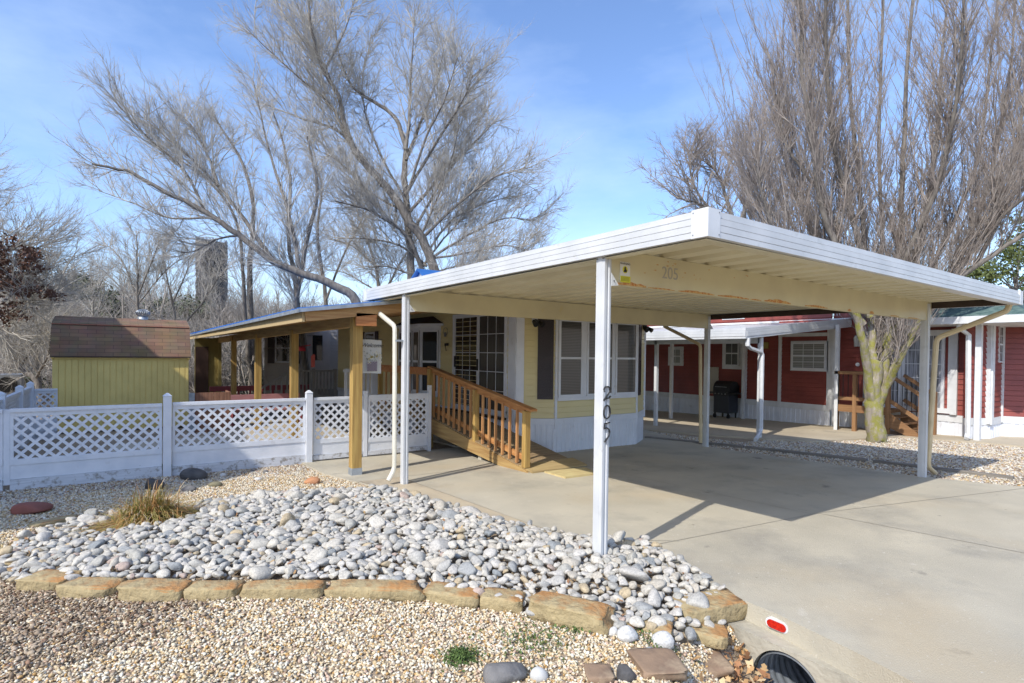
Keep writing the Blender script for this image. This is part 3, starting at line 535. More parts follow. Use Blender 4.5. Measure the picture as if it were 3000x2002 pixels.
# ---------------------------------------------------------------- lattice fence
def lattice(mb, o, d, L_, z0, z1, w=.036, pitch=.118, t=.008, off=0.):
    """diagonal lattice in the vertical plane through plan point o along d, clipped to the rectangle"""
    d = np.array(d, float); n = np.array([d[1], -d[0]]); Hh = z1-z0
    for s, dep in ((1, 0), (-1, t)):
        c = -Hh if s == 1 else 0
        while c < (L_ if s == 1 else L_+Hh):
            # line: u = c + s*v
            pts = []
            hw = w*.7071
            poly = [(c-hw, 0), (c+hw, 0), (c+hw+s*Hh, Hh), (c-hw+s*Hh, Hh)]
            for clipx, sign in ((0, 1), (L_, -1)):
                out = []
                for i in range(len(poly)):
                    a, b = poly[i], poly[(i+1) % len(poly)]; ia, ib = (a[0]-clipx)*sign >= 0, (b[0]-clipx)*sign >= 0
                    if ia: out.append(a)
                    if ia != ib: tt = (clipx-a[0])/(b[0]-a[0]); out.append((clipx, a[1]+tt*(b[1]-a[1])))
                poly = out
                if not poly: break
            if len(poly) >= 3:
                pts = [(*(np.array(o)+d*u+n*(off+dep)), z0+v) for u, v in poly]; mb.prism(pts, (n[0]*t*.98, n[1]*t*.98, 0))
            c += pitch*1.4142/1.4142*1.0*1.19
    return mb
def post_(x, y, z0, z1, w, par, m=fencew, name='post'):
    b = MB(); h = w/2; b.box((x-h, y-h, z0), (x+h, y+h, z1-.045)); k = len(b.v)
    b.hexa([(x-h-.006, y-h-.006, z1-.044), (x+h+.006, y-h-.006, z1-.044), (x+h+.006, y+h+.006, z1-.044), (x-h-.006, y+h+.006, z1-.044)], [(x-.012, y-.012, z1), (x+.012, y-.012, z1), (x+.012, y+.012, z1), (x-.012, y+.012, z1)])
    return b.build(name, m, par)
def panel(par, p, q, zt, zl, zb, ground_z, base=True):
    d = np.array([q[0]-p[0], q[1]-p[1]]); L_ = np.linalg.norm(d); d = d/L_
    m = MB(); m.wallbox(p, q, zt-.045, zt, -.03, .045); m.wallbox(p, q, zt-.105, zt-.047, -.012, .02); m.wallbox(p, q, zl-.075, zl, -.015, .024)
    P = np.array(p, float)
    m.wallbox(P, P+d*.035, zl, zt-.105, -.01, .018); m.wallbox(P+d*(L_-.035), P+d*L_, zl, zt-.105, -.01, .018); m.build('frame', fencew, par)
    lm = MB(); lattice(lm, tuple(P+d*.035), d, L_-.07, zl, zt-.105); lm.build('lattice', fencew, par)
    if base:
        MB().wallbox(p, q, zb, zl-.077, -.008, .012).build('base_board', fencew, par); MB().wallbox(p, q, ground_z, zb-.003, -.02, .03).build('kick_board', fencebase, par)
fn = thing('lattice_fence', 'long white weathered fence with diagonal lattice panels along the gravel yard', 'fence', (-2.4, 6.45, 0))
FY = 6.45
panel(fn, (-5.9, FY), (-4.27-.0, FY), .985, .33, .07, -.12); panel(fn, (-4.2, FY), (-2.53, FY), .99, .33, .07, -.12); panel(fn, (-2.40, FY), (-.49, FY), 1.0, .335, .05, -.14)
MB().box((-4.268, FY-.01, .0), (-4.202, FY+.03, .98)).build('joint_board', fencew, fn)
post_(-2.465, FY-.02, -.15, 1.145, .105, fn); post_(-.435, FY-.02, -.16, 1.13, .10, fn)
gt = thing('lattice_gate', 'white lattice gate leaf just left of the big timber porch post', 'gate', (.0, FY, 0), 'lattice gates by the porch')
panel(gt, (-.36, FY), (.50, FY), 1.0, .29, .02, -.06); gt2 = thing('lattice_gate', 'white lattice gate leaf between the white downspout and the ramp', 'gate', (1.2, FY, 0), 'lattice gates by the porch')
panel(gt2, (.60, FY), (1.78, FY), 1.015, .24, .01, -.07); box('gate_post', (.51, FY-.03, -.08), (.585, FY+.03, 1.09), fencew, gt2); box('gate_post', (1.785, FY-.03, -.12), (1.85, FY+.03, 1.16), fencew, gt2)
sf = thing('side_fence', 'white lattice fence running back along the left yard edge to the shed', 'fence', (-4.65, 10, 0))
ys_ = [6.6, 9.25, 11.3, 12.85]
for i, (y0, y1) in enumerate(zip(ys_[:-1], ys_[1:])): panel(sf, (-4.66, y1-.05), (-4.66, y0+.05), .93-.0*i, .30, .0, -.25)
for y in ys_[1:]: post_(-4.66, y, -.3, 1.05, .12, sf)
panel(sf, (-4.60, 12.9), (-4.2, 12.9), .88, .2, -.05, -.3)
# ---------------------------------------------------------------- shed
sh = thing('yellow_shed', 'olive yellow garden shed with barn style brown shingled roof', 'shed', (-2.9, 15, -.35))
SY = 14.0; sx0, sx1 = -4.38, -1.55
m = MB(); x = sx0; pts = []
while x < sx1:
    w_ = min(.125, sx1-x); m.box((x, SY-.012, -.25), (x+w_-.014, SY+.03, 1.52)); x += .125
m.box((sx0, SY+.006, -.25), (sx1, SY+.04, 1.52)); m.build('front_wall', shedy, sh)
m = MB(); m.box((sx0, SY+.041, -.25), (sx0+.03, SY+2.4, 1.52)); m.box((sx1-.03, SY+.041, -.25), (sx1, SY+2.4, 1.52)); m.box((sx0, SY+2.4, -.25), (sx1, SY+2.43, 1.52)); m.build('side_walls', shedy, sh)
m = MB().box((sx0-.02, SY-.035, 1.52), (sx1+.02, SY+.0, 1.64)); m.build('eave_trim', shedy, sh)
def shroof():
    prof = [(-.10, 1.60), (.28, 2.36), (.36, 2.42), (1.2, 2.62), (2.08, 2.42), (2.16, 2.36), (2.5, 1.60)]
    me = bpy.data.meshes.new('roof'); vs = []; fs = []; uv = []
    L0 = Vector(sh.location); s = 0; S_ = [0]
    for i in range(1, len(prof)): s += math.hypot(prof[i][0]-prof[i-1][0], prof[i][1]-prof[i-1][1]); S_.append(s)
    for (a, z) in prof: vs += [(sx0-.04-L0.x, SY+a-L0.y, z-L0.z), (sx1+.04-L0.x, SY+a-L0.y, z-L0.z)]
    n = len(vs)
    for (a, z) in prof: vs += [(sx0-.04-L0.x, SY+a-L0.y, z-.03-L0.z), (sx1+.04-L0.x, SY+a-L0.y, z-.03-L0.z)]
    for i in range(len(prof)-1):
        fs.append((2*i, 2*i+1, 2*i+3, 2*i+2)); uv.append([(0, S_[i]), (sx1-sx0, S_[i]), (sx1-sx0, S_[i+1]), (0, S_[i+1])])
        fs.append((n+2*i, n+2*i+2, n+2*i+3, n+2*i+1)); uv.append([(0, 0)]*4)
        fs.append((2*i, 2*i+2, n+2*i+2, n+2*i)); uv.append([(0, 0)]*4); fs.append((2*i+1, n+2*i+1, n+2*i+3, 2*i+3)); uv.append([(0, 0)]*4)
    fs.append((0, n, n+1, 1)); uv.append([(0, 0)]*4)
    me.from_pydata(vs, [], fs); u = me.uv_layers.new(name='UVMap'); k = 0
    for q in uv:
        for c in q: u.data[k].uv = c; k += 1
    me.materials.append(shingle_b); o = bpy.data.objects.new('roof', me); COL.objects.link(o); o.parent = sh
    g = MB()
    for xx in (sx0+.005, sx1-.035): g.prism([(xx, SY+a, z-.04) for a, z in prof]+[(xx, SY+2.4, 1.5), (xx, SY, 1.5)], (.03, 0, 0))
    g.build('gable', shedy, sh); return o
rf_ = shroof(); MB().bar((sx0-.04, SY+.30, 2.385), (sx1+.04, SY+.30, 2.385), .06, .012).build('ridge_flashing', mat('terracotta_strip', (.42, .13, .08)), rf_)
# turbine vent
tv = MB(); cx, cy, cz = -2.55, SY+1.2, 2.62
tv.tube([(cx, cy, cz-.1), (cx, cy, cz+.06)], .12, 14)
for k in range(20):
    a = 2*math.pi*k/20; P_ = [(cx+math.cos(a+b*.5)*.17*math.sin(math.pi*(.12+.76*b)), cy+math.sin(a+b*.5)*.17*math.sin(math.pi*(.12+.76*b)), cz+.06+.2*b) for b in np.linspace(0, 1, 7)]
    tv.tube(P_, .012, 4)
tv.build('turbine_vent', galv, sh, smooth=True)
box('metal_vent', (-4.17, SY-.05, .07), (-3.95, SY, .17), galv, sh)
# ---------------------------------------------------------------- things on the patio side
bx = thing('wooden_planter', 'reddish board planter box beside the shed under the porch', 'planter', (-1.2, 12.6, -.3))
m = MB(); 
for i in range(7): m.box((-1.62+i*.125, 12.6, -.3), (-1.5+i*.125, 12.63, .72))
for i in range(6): m.box((-.76, 12.6+i*.12, -.3), (-.73, 12.715+i*.12, .72))
m.build('boards', woodmat('reddish_board', (.34, .17, .10), (.22, .10, .06), 2), bx); box('soil', (-1.6, 12.64, .5), (-.77, 13.3, .62), tie, bx); box('corner_sheet', (-1.66, 12.57, -.3), (-1.54, 12.6, .72), galv, bx)
rb_ = thing('red_railing', 'faded red painted railing beyond the timber posts', 'railing', (.6, 17.5, -.4))
MB().box((-.8, 16.2, .60), (2.2, 16.3, .66)).build('top_rail', rose, rb_); MB().box((-.8, 16.22, .50), (2.2, 16.26, .60)).build('upper_board', rose, rb_); MB().box((-.8, 16.22, -.05), (2.2, 16.26, .12)).build('lower_board', rose, rb_)
for k in range(9): MB().box((-.7+k*.34, 16.2, -.5), (-.64+k*.34, 16.24, .5)).build('baluster', rose, rb_)
tb = thing('red_bench', 'pale red slatted bench seen through the lattice', 'bench', (.5, 13.6, -.3))
pr_ = mat('pale_rose', (.46, .22, .21)); box('seat', (-.6, 13.4, .12), (1.3, 13.8, .17), pr_, tb); box('backrest', (-.6, 13.85, .25), (1.3, 13.9, .55), pr_, tb)
for x in (-.55, 1.2): box('leg', (x, 13.45, -.32), (x+.06, 13.78, .12), rose, tb)
# grey steps/railing in front of white house
dk = thing('grey_deck_stairs', 'grey painted stairs with balustrade leading to the narrow door', 'stairs', (2, 16.5, -.4))
box('platform', (1.55, 15.9, .1), (3.0, 17.5, .22), greyw, dk)
for k in range(3): box('step', (1.25-k*.27, 15.9, -.4), (1.54-k*.27, 17.0, .1-.16*(k+1)+.02), greyw, dk)
MB().box((1.5, 15.86, 1.10), (3.0, 15.94, 1.16)).build('handrail', greyw, dk); MB().box((1.5, 15.88, .26), (3.0, 15.92, .33)).build('bottom_rail', greyw, dk); MB().bar((1.5, 15.9, 1.1), (.55, 15.9, .55), .06, .06).build('handrail', greyw, dk)
for x in (1.5, 2.2, 2.92): box('newel', (x, 15.85, -.4), (x+.09, 15.95, 1.2), greyw, dk)
for k in range(12):
    x = 1.65+k*.115; box('baluster', (x, 15.88, .33), (x+.05, 15.91, 1.1), greyw, dk)
for k in range(5): x = .7+k*.17; box('baluster', (x, 15.88, -.3), (x+.05, 15.91, .62+k*.1), greyw, dk)
# white bench/glider near the house wall
wb = thing('white_chair_rail', 'pale slatted railing panel leaning near the welcome banner', 'railing', (2.0, 9.8, 0))
for k in range(7): box('slat', (1.35+k*.11, 10.0, .2), (1.42+k*.11, 10.03, 1.38), skirt, wb)
box('top_rail', (1.32, 9.99, 1.30), (2.1, 10.04, 1.36), skirt, wb); box('end_post', (2.02, 9.96, -.1), (2.16, 10.08, 1.5), skirt, wb)
# banner
bn = thing('welcome_banner', 'white welcome banner with flower bucket hanging beside the timber post', 'banner', (.15, 5.05, 1.95))
m = MB(); n = 8; vs = []
for i in range(n+1):
    for j in range(n+1): u, v = i/n, j/n; vs.append((-.06+.345*u, 5.05+.008*math.sin(u*7+v*2)+.006*math.sin(v*6), 1.455+.515*v+.006*math.sin(u*4)))
m.add(vs, [(i*(n+1)+j, (i+1)*(n+1)+j, (i+1)*(n+1)+j+1, i*(n+1)+j+1) for i in range(n) for j in range(n)]); m.build('cloth', cloth, bn)
MB().tube([(-.09, 5.05, 1.985), (.3, 5.05, 1.985)], .006, 6).build('hanging_rod', black, bn)
text_mesh('lettering', 'Welcome', .088, inkb, bn, (.125, 5.028, 1.885), (1, 0, 0), (0, 0, 1), .0005, .35)
rr = random.Random(3); m1 = MB(); m2 = MB(); m3 = MB()
def disc(mb, x, z, r, y, k=7): mb.add([(x+r*math.cos(a), y, z+r*math.sin(a)) for a in np.linspace(0, 2*math.pi, k+1)[:-1]], [tuple(range(k))])
for k in range(26):
    x, z = .13+rr.gauss(0, .065), 1.72+rr.gauss(0, .045)
    for p in range(6): a = p*1.05+k; disc(m1, x+.013*math.cos(a), z+.013*math.sin(a), .007, 5.027)
    disc(m2, x, z, .006, 5.0262)
    x, z = .13+rr.gauss(0, .08), 1.72+rr.gauss(0, .06); a = rr.uniform(0, 6); m3.add([(x, 5.0275, z), (x+.03*math.cos(a), 5.0275, z+.03*math.sin(a)), (x+.02*math.cos(a+.6), 5.0275, z+.02*math.sin(a+.6))], [(0, 1, 2)])
m1.build('petals', mat('petal_white', (.8, .8, .74)), bn); m2.build('flower_centres', inkyel, bn); m3.build('leaves', mat('leaf_ink', (.16, .19, .12)), bn)
m = MB()
for i in range(7):
    for j in range(7):
        x = .055+i*.021; z = 1.495+j*.02
        if (i+j) % 2 == 0: m.add([(x, 5.0268, z), (x+.020, 5.0268, z), (x+.020, 5.0268, z+.019), (x, 5.0268, z+.019)], [(0, 1, 2, 3)])
m.build('bucket_checks', inkpurple, bn); MB().add([(.05, 5.0285, 1.49), (.21, 5.0285, 1.49), (.215, 5.0285, 1.64), (.045, 5.0285, 1.64)], [(0, 1, 2, 3)]).build('bucket', mat('bucket_ink', (.38, .34, .38)), bn)
# small wall ornaments
for nm, lab, y, z, pts in (('wall_ornament', 'wire wall ornament above the other near the bow window', 8.16, 2.28, 1), ('wall_hook', 'dark wall bracket below the wire ornament', 8.10, 1.95, 2)):
    m = MB()
    if pts == 1:
        for k in range(5): a = k*1.2; m.tube([(3.07, y+.1*math.cos(a+t), z+.09*math.sin(a+t)) for t in np.linspace(0, 1.6, 6)], .005, 4)
        m.box((3.06, y-.04, z-.12), (3.07, y+.06, z-.02))
        props(m.build(nm, grey, None, (3.07, y, z)), lab, 'ornament')
    else:
        m.tube([(3.06, y, z-.12), (3.04, y+.02, z+.02), (3.06, y-.06, z+.05)], .01, 5); m.box((3.05, y-.09, z), (3.07, y+.07, z+.06)); props(m.build(nm, black, None, (3.07, y, z)), lab, 'bracket')
# ---------------------------------------------------------------- neighbour's red house
rh = thing('red_house', 'dark red lap sided park home with white trim and white skirting across the gravel strip', 'house', (13.5, 6, -.3))
WX = 13.5
def rwall(p, q, z1=3.9, z0=.42):
    siding(p, q, z0, z1, .125, .02).build('wall', redm, rh); MB().wallbox(p, q, z0-.16, z0+.01, -.02, .024).build('base_trim', white, rh)
    ribbed(p, q, lambda x, y: float(G(x, y))-.05, z0-.15, .14).build('skirting', skirt, rh)
def wp(y): return (WX, y)
rwall(wp(16), wp(7.15)); rwall((WX-.06, 7.15), (WX-.06, 6.03)); rwall((WX-.10, 6.03), (WX-.10, 4.5)); rwall(wp(4.5), wp(1.0), 3.38)
rwall((12.95, 1.3), (13.5, .98), 2.65); rwall((13.5, .98), (14.35, 1.0), 2.65); rwall((14.35, 1.0), (14.6, .55), 2.65); rwall((14.6, .55), (19, .35), 2.7)
for y, w_ in ((7.16, .14), (5.98, .10), (4.52, .16), (1.02, .12)): box('corner_trim', (WX-.13, y-w_/2, .3), (WX-.02, y+w_/2, 2.72), white, rh)
box('corner_trim', (13.42, .93, .28), (13.56, 1.02, 2.66), white, rh); box('corner_trim', (14.3, .95, .28), (14.36, 1.0, 2.66), white, rh); box('corner_trim', (14.55, .48, .28), (14.68, .57, 2.66), white, rh)
box('frieze_board', (WX-.14, 4.6, 2.40), (WX-.10, 6.03, 2.50), white, rh)
def rwin(y0, y1, z0, z1, gm=blind_l, fr=.07, x=WX, grid=(2, 2), nm='window'):
    o = MB().wallbox((x, y1+fr), (x, y0-fr), z0-fr, z1+fr, .0, .03).build('window_trim', white, rh)
    return window((x-.03, y1), (x-.03, y0), z0, z1, rh, gm, .04, fm=white, outd=.04, grid=grid, name=nm)
rwin(9.68, 10.22, 1.50, 2.05, blind_l); rwin(7.40, 7.92, 1.48, 2.30, blind_d, .11); rwin(4.62, 5.60, 1.44, 2.22, blind_l, .05, WX-.10, (3, 4))
rwin(7.30, 8.0, 3.07, 3.6, blind_l, .06, grid=(4, 2)); rwin(9.6, 10.3, 3.0, 3.55, blind_l, .06, grid=(4, 2))
fw = rwin(4.55, 5.45, 2.96, 3.42, glass, .03, WX, None, 'fan_window'); k = MB()
for c in (4.75, 5.25):
    for r0 in np.arange(.1, .5, .07): k.tube([(WX-.075, c+(r0)*math.cos(a)*(1 if c > 5 else -1), 2.97+r0*math.sin(a)*.9) for a in np.linspace(0, 1.57, 7)], .009, 4)
k.build('fan_muntins', white, fw)
gl = thing('patio_door', 'white framed sliding glass door of the red house behind the mossy tree', 'door', (WX, 2.2, .5))
m = MB()
for y in (1.72, 1.86, 2.70, 2.78, 3.6): m.box((WX-.07, y, .52), (WX-.02, y+.07, 2.42))
m.box((WX-.075, 1.72, 2.36), (WX-.02, 3.67, 2.50)); m.box((WX-.08, 1.72, .46), (WX-.02, 3.67, .58)); m.box((WX-.09, 1.60, .44), (WX-.015, 1.73, 2.52)); m.build('frame', white, gl)
m = MB().box((WX-.05, 1.93, .58), (WX-.04, 3.6, 2.36)); m.build('pane', mat('sheer_curtain_glass', (.36, .37, .40), (.14, .145, .15), 5, .15, stretch=(1, 7, .4), contrast=(.4, .6)), gl)
m = MB()
for y in np.arange(2.1, 3.6, .27): m.box((WX-.056, y, .58), (WX-.05, y+.014, 2.36))
for z in (.95, 1.3, 1.65, 2.0): m.box((WX-.057, 1.93, z), (WX-.0505, 3.6, z+.014))
m.build('grille', white, gl)
w = window((13.97, .985), (14.27, .985), 1.72, 2.58, rh, glass, .03, fm=white, outd=.03, grid=(2, 4))
box('wall_plate', (WX-.02, 6.38, 2.05), (WX-.10, 6.68, 2.24), mat('brass_plate', (.35, .28, .08)), rh); box('utility_cover', (WX-.03, 8.17, .52), (WX, 8.75, 1.42), mat('beige_cover', (.50, .46, .38)), rh)
lt = thing('wall_lantern', 'white wall lantern beside the recessed porch door of the red house', 'light', (WX, 3.85, 2.2)); box('back_plate', (WX-.03, 3.78, 2.1), (WX, 3.92, 2.4), white, lt)
MB().tube([(WX-.1, 3.85, 2.1), (WX-.1, 3.85, 2.34), (WX-.1, 3.85, 2.4)], [.05, .065, .02], 8).build('lamp_shade', mat('frosted', (.55, .55, .5)), lt)
MB().tube([(WX-.02, 3.83, 1.61), (WX-.05, 3.83, 1.61)], .05, 12).build('thermometer', white, rh)
# main roofs (green shingle)
m = MB(); m.hexa([(13.1, -.1, 2.62), (20, -.1, 2.62), (20, 1.9, 3.6), (13.6, 1.9, 3.6)], [(13.1, -.1, 2.66), (20, -.1, 2.66), (20, 1.9, 3.64), (13.6, 1.9, 3.64)]); m.build('front_hip_roof', shingle_g, rh)
m = MB(); m.hexa([(12.35, .0, 2.70), (12.35, 3.0, 2.70), (13.5, 2.3, 3.12), (13.5, .8, 3.12)][::-1], [(12.35, .0, 2.74), (12.35, 3.0, 2.74), (13.5, 2.3, 3.16), (13.5, .8, 3.16)][::-1]); m.build('porch_roof', shingle_g, rh)
m = MB(); m.hexa([(13.3, 1.3, 3.45), (20, 1.3, 3.45), (20, 7, 3.85), (13.3, 7, 3.85)], [(13.3, 1.3, 3.5), (20, 1.3, 3.5), (20, 7, 4.0), (13.3, 7, 4.0)]); m.hexa([(13.25, 7, 3.9), (20, 7, 3.9), (20, 16.3, 3.9), (13.25, 16.3, 3.9)], [(13.4, 7, 4.0), (20, 7, 4.0), (20, 16.3, 4.0), (13.4, 16.3, 4.0)]); m.build('upper_roof', shingle_g, rh)
MB().prism([(13.35, 1.2, 3.5), (13.35, 2.2, 3.5), (13.35, 1.7, 3.83)], (3, 0, 0)).build('roof_gable', mat('gable_grey', (.45, .48, .52)), rh)
MB().box((12.3, .0, 2.58), (12.36, 3.0, 2.74)).build('porch_fascia', white, rh); MB().box((12.36, -.04, 2.58), (19, .0, 2.74)).build('porch_fascia', white, rh)
m = MB(); m.box((12.36, .0, 2.575), (13.45, 3.0, 2.582)); m.box((13.1, .0, 2.57), (19, 1.0, 2.578)); m.build('soffit', white, rh)
box('porch_post', (12.84, 1.0, -.1), (12.95, 1.11, 2.6), white, rh)
o_ = MB(); P_ = [(12.5, 1.32, 2.6), (12.5, 1.32, 2.5), (12.72, 1.2, 2.34), (12.74, 1.18, .1), (12.6, 1.16, .0)]; o_.tube(P_, .055, 6, sq=(1, .8)); o_.build('downspout', white, rh)
# awning carport of the red house
aw = thing('neighbour_awning', 'white aluminium awning carport attached to the red house', 'awning', (11, 8, 0))
A0, A1 = 8.4, 13.44
m = MB(); m.hexa([(A0+.05, 4.08, 2.36), (A1, 4.08, 2.80), (A1, 16.5, 2.80), (A0+.05, 16.5, 2.36)], [(A0+.05, 4.08, 2.38), (A1, 4.08, 2.82), (A1, 16.5, 2.82), (A0+.05, 16.5, 2.38)])
m.build('roof_sheet', alum, aw)
m = MB()
for z0, z1, o in ((0, .05, 0), (.053, .12, .01), (.123, .18, .006), (.183, .24, 0)): m.box((A0-o, 4.0, 2.19+z0), (A0+.05, 16.5, 2.19+z1))
m.build('front_fascia', alum, aw); m = MB()
for z0, z1, o in ((0, .05, 0), (.053, .12, .01), (.123, .18, .006), (.183, .24, 0)): m.hexa([(A0+.051, 4.0-o, 2.19+z0), (A1, 4.0-o, 2.64+z0), (A1, 4.06, 2.64+z0), (A0+.051, 4.06, 2.19+z0)], [(A0+.051, 4.0-o, 2.19+z1), (A1, 4.0-o, 2.64+z1), (A1, 4.06, 2.64+z1), (A0+.051, 4.06, 2.19+z1)])
m.build('end_fascia', alum, aw); box('wall_flashing', (A1-.05, 4.0, 2.83), (A1+.03, 16.5, 2.89), white, aw)
box('beam', (9.15, 4.12, 2.10), (9.23, 16, 2.24), white, aw)
for x, y in ((9.15, 4.07), (9.15, 7.15), (9.15, 10.3), (13.28, 4.32), (12.42, 3.86), (13.2, 7.05), (11.35, 8.4)):
    if x == 12.42 or x == 13.28: h = 2.66
    elif x > 9.2: h = 2.64 if x > 12 else 2.5
    else: h = 2.24
    box('post', (x, y, float(G(x, y))-.08), (x+.085, y+.085, h), white, aw)
m = MB(); m.tube([(8.52, 4.02, 2.2), (8.52, 4.02, 2.04), (8.62, 4.02, 1.98), (9.05, 4.02, 1.90), (9.10, 4.02, 1.84), (9.10, 4.02, .12), (9.03, 3.98, .05), (8.45, 3.75, -.05)], .055, 6, sq=(1, .8)); m.build('downspout', white, aw)
# brown deck and stairs of the red house
dk = thing('brown_deck', 'brown timber deck with black balusters and stairs in front of the red house', 'deck', (13, 3, -.1))
box('deck_platform', (12.5, 2.72, .42), (13.45, 3.95, .50), wood_b, dk); box('rim_board', (12.46, 2.7, .38), (12.5, 3.95, .56), wood_b, dk)
for x, y in ((12.44, 3.86), (12.44, 3.42), (12.44, 2.66)): box('post', (x, y, -.15), (x+.09, y+.09, 1.42), wood_bz, dk)
box('top_rail', (12.42, 2.66, 1.36), (12.56, 3.95, 1.44), wood_b, dk); box('bottom_rail', (12.46, 2.75, .68), (12.50, 3.9, .77), wood_b, dk)
for i in range(8): MB().tube([(12.48, 2.88+i*.125, .75), (12.48, 2.88+i*.125, 1.37)], .009, 5).build('baluster', black, dk)
for x in (12.44, 13.25):
    MB().bar((x+.045, 2.66, 1.36), (x+.045, 2.04, .93), .09, .07).build('stair_rail', wood_b, dk); MB().bar((x+.045, 2.66, .74), (x+.045, 2.06, .33), .04, .09).build('stair_bottom_rail', wood_b, dk)
    box('newel_post', (x, 1.96, -.1), (x+.095, 2.05, .98), wood_bz, dk)
    MB().prism([(x+.03, 2.72, .10), (x+.03, 2.72, .48), (x+.03, 2.08, .02), (x+.03, 2.0, -.1), (x+.03, 2.25, -.1)], (.04, 0, 0)).build('stringer', wood_b, dk)
    for i in range(6): y = 2.60-i*.1; MB().tube([(x+.045, y, .69-(2.66-y)*.68), (x+.045, y, 1.34-(2.66-y)*.70)], .008, 5).build('baluster', black, dk)
for i in range(3): box('tread', (12.48, 2.12+i*.2, .03+i*.14), (13.3, 2.38+i*.2, .065+i*.14), wood_b, dk)
# gas grill
gr = thing('gas_grill', 'black gas barbecue with closed lid under the white awning', 'grill', (12.9, 7.7, -.2))
def gb(nm, a, b, m, **k): return box(nm, (12.85+a[0], 7.35+a[1], -.22+a[2]), (12.85+b[0], 7.35+b[1], -.22+b[2]), m, gr, **k)
gb('cabinet', (0, 0, .18), (.5, .55, .74), mat('dark_grey_cabinet', (.03, .035, .045), rough=.4)); gb('side_shelf', (.05, -.22, .80), (.5, 0, .84), black); gb('side_shelf', (.05, .55, .80), (.5, .80, .84), black)
gb('control_panel', (-.03, .0, .74), (.5, .55, .86), black)
for i in range(4): MB().tube([(12.82, 7.45+i*.12, .58), (12.79, 7.45+i*.12, .58)], .022, 8).build('knob', grey, gr)
MB().prism([(12.86, 7.33, .64), (13.38, 7.33, .64), (13.38, 7.33, .84), (13.27, 7.33, .96), (13.05, 7.33, .99), (12.92, 7.33, .9), (12.86, 7.33, .78)], (0, .6, 0)).build('lid', black, gr)
MB().tube([(12.84, 7.42, .80), (12.84, 7.85, .80)], .012, 6).build('lid_handle', grey, gr)
for a, b in ((.02, .02), (.44, .02), (.02, .5), (.44, .5)): gb('leg', (a, b, -.02), (a+.04, b+.04, .18), black)
for b in (.02, .52): MB().tube([(12.9, 7.35+b, -.14), (12.9, 7.39+b, -.14)], .07, 12).build('wheel', black, gr)
# landscape timbers in the gravel strip
for i, (p, q) in enumerate([((6.98, 5.6), (7.45, 3.4)), ((7.45, 3.35), (7.72, 1.2)), ((7.74, 1.1), (7.78, -.75)), ((7.8, -.85), (7.7, -3.0))]):
    lab = ['long weathered landscape timber at the house end of the gravel strip', 'middle weathered landscape timber beside the rear carport post', 'weathered landscape timber behind the tan downspout', 'near weathered landscape timber at the right edge of the drive'][i]
    z = float(H(*p)); z2 = float(H(*q)); props(MB().bar((p[0], p[1], z+.01), (q[0], q[1], z2+.01), .11, .10).build('landscape_timber', tie, None, (p[0], p[1], z), bevel=.01), lab, 'timber', 'landscape timbers in the gravel strip')
# ---------------------------------------------------------------- culvert headwall, pipe and reflector
hw = thing('culvert_headwall', 'concrete culvert headwall under the edge of the driveway', 'headwall', (.4, -1.4, -.4))
def archwall():
    yc, zc, R = -1.385, -.27, .225; x0, x1 = .345, .50; m = MB(); N = 22
    top = -.02; y0, y1 = -.965, -4.0
    ring = [(yc+R*math.cos(a), zc+R*math.sin(a)) for a in np.linspace(math.pi, 0, N)]  # from -y side over the top to +y side
    # front face: strips above arch and sides
    for xx, flip in ((x0, 0), (x1, 1)):
        b = len(m.v); vs = []; fs = []
        for (y, z) in ring: vs += [(xx, y, z), (xx, y, top)]
        for i in range(N-1): fs.append((2*i, 2*i+1, 2*i+3, 2*i+2))
        m.add(vs, fs); m.add([(xx, yc-R, zc), (xx, yc-R, top), (xx, y1, top), (xx, y1, zc), (xx, y1, -.9), (xx, yc-R, -.9)], [(0, 1, 2, 3), (0, 3, 4, 5)])
        m.add([(xx, yc+R, zc), (xx, yc+R, top), (xx, y0, top), (xx, y0, zc), (xx, y0, -.9), (xx, yc+R, -.9)], [(0, 1, 2, 3), (0, 3, 4, 5)])
    vs = []
    for (y, z) in ring: vs += [(x0, y, z), (x1, y, z)]
    m.add(vs, [(2*i, 2*i+1, 2*i+3, 2*i+2) for i in range(N-1)])
    m.add([(x0, y0, top), (x1+.2, y0, top), (x1+.2, y1, top), (x0, y1, top)], [(0, 1, 2, 3)]); m.add([(x0, y0, -.9), (x1+.2, y0, -.9), (x1+.2, y0, top), (x0, y0, top)], [(0, 1, 2, 3)])
    return m.build('wall', hwall, hw)
archwall()
m = MB(); pth = []; rad = []
x = .352
while x < 3.0:
    for dx, dr in ((0, .0), (.018, .004), (.034, .014), (.05, .004)): pth.append((x+dx, -1.385, -.27)); rad.append(.205+dr)
    x += .068
m.tube(pth, rad, 32, cap=False); pc = m.build('corrugated_pipe', galv, hw, smooth=True)
rf = thing('red_reflector', 'oval red road reflector with white rim on the edge of the driveway', 'reflector', (.47, -1.25, .06))
def pill(y0, y1, z, r, x0, x1, tilt=0):
    pts = [(y1+r*math.cos(a), z+r*math.sin(a)) for a in np.linspace(-1.57, 1.57, 9)]+[(y0+r*math.cos(a), z+r*math.sin(a)) for a in np.linspace(1.57, 4.71, 9)]
    return MB().prism([(x0-(b-z)*.0, a, b) for a, b in pts], (x1-x0, 0, 0))
pill(-1.30, -1.215, .050, .034, .452, .475).build('rim', white, rf); pill(-1.295, -1.22, .048, .026, .446, .4515).build('lens', redlens, rf)
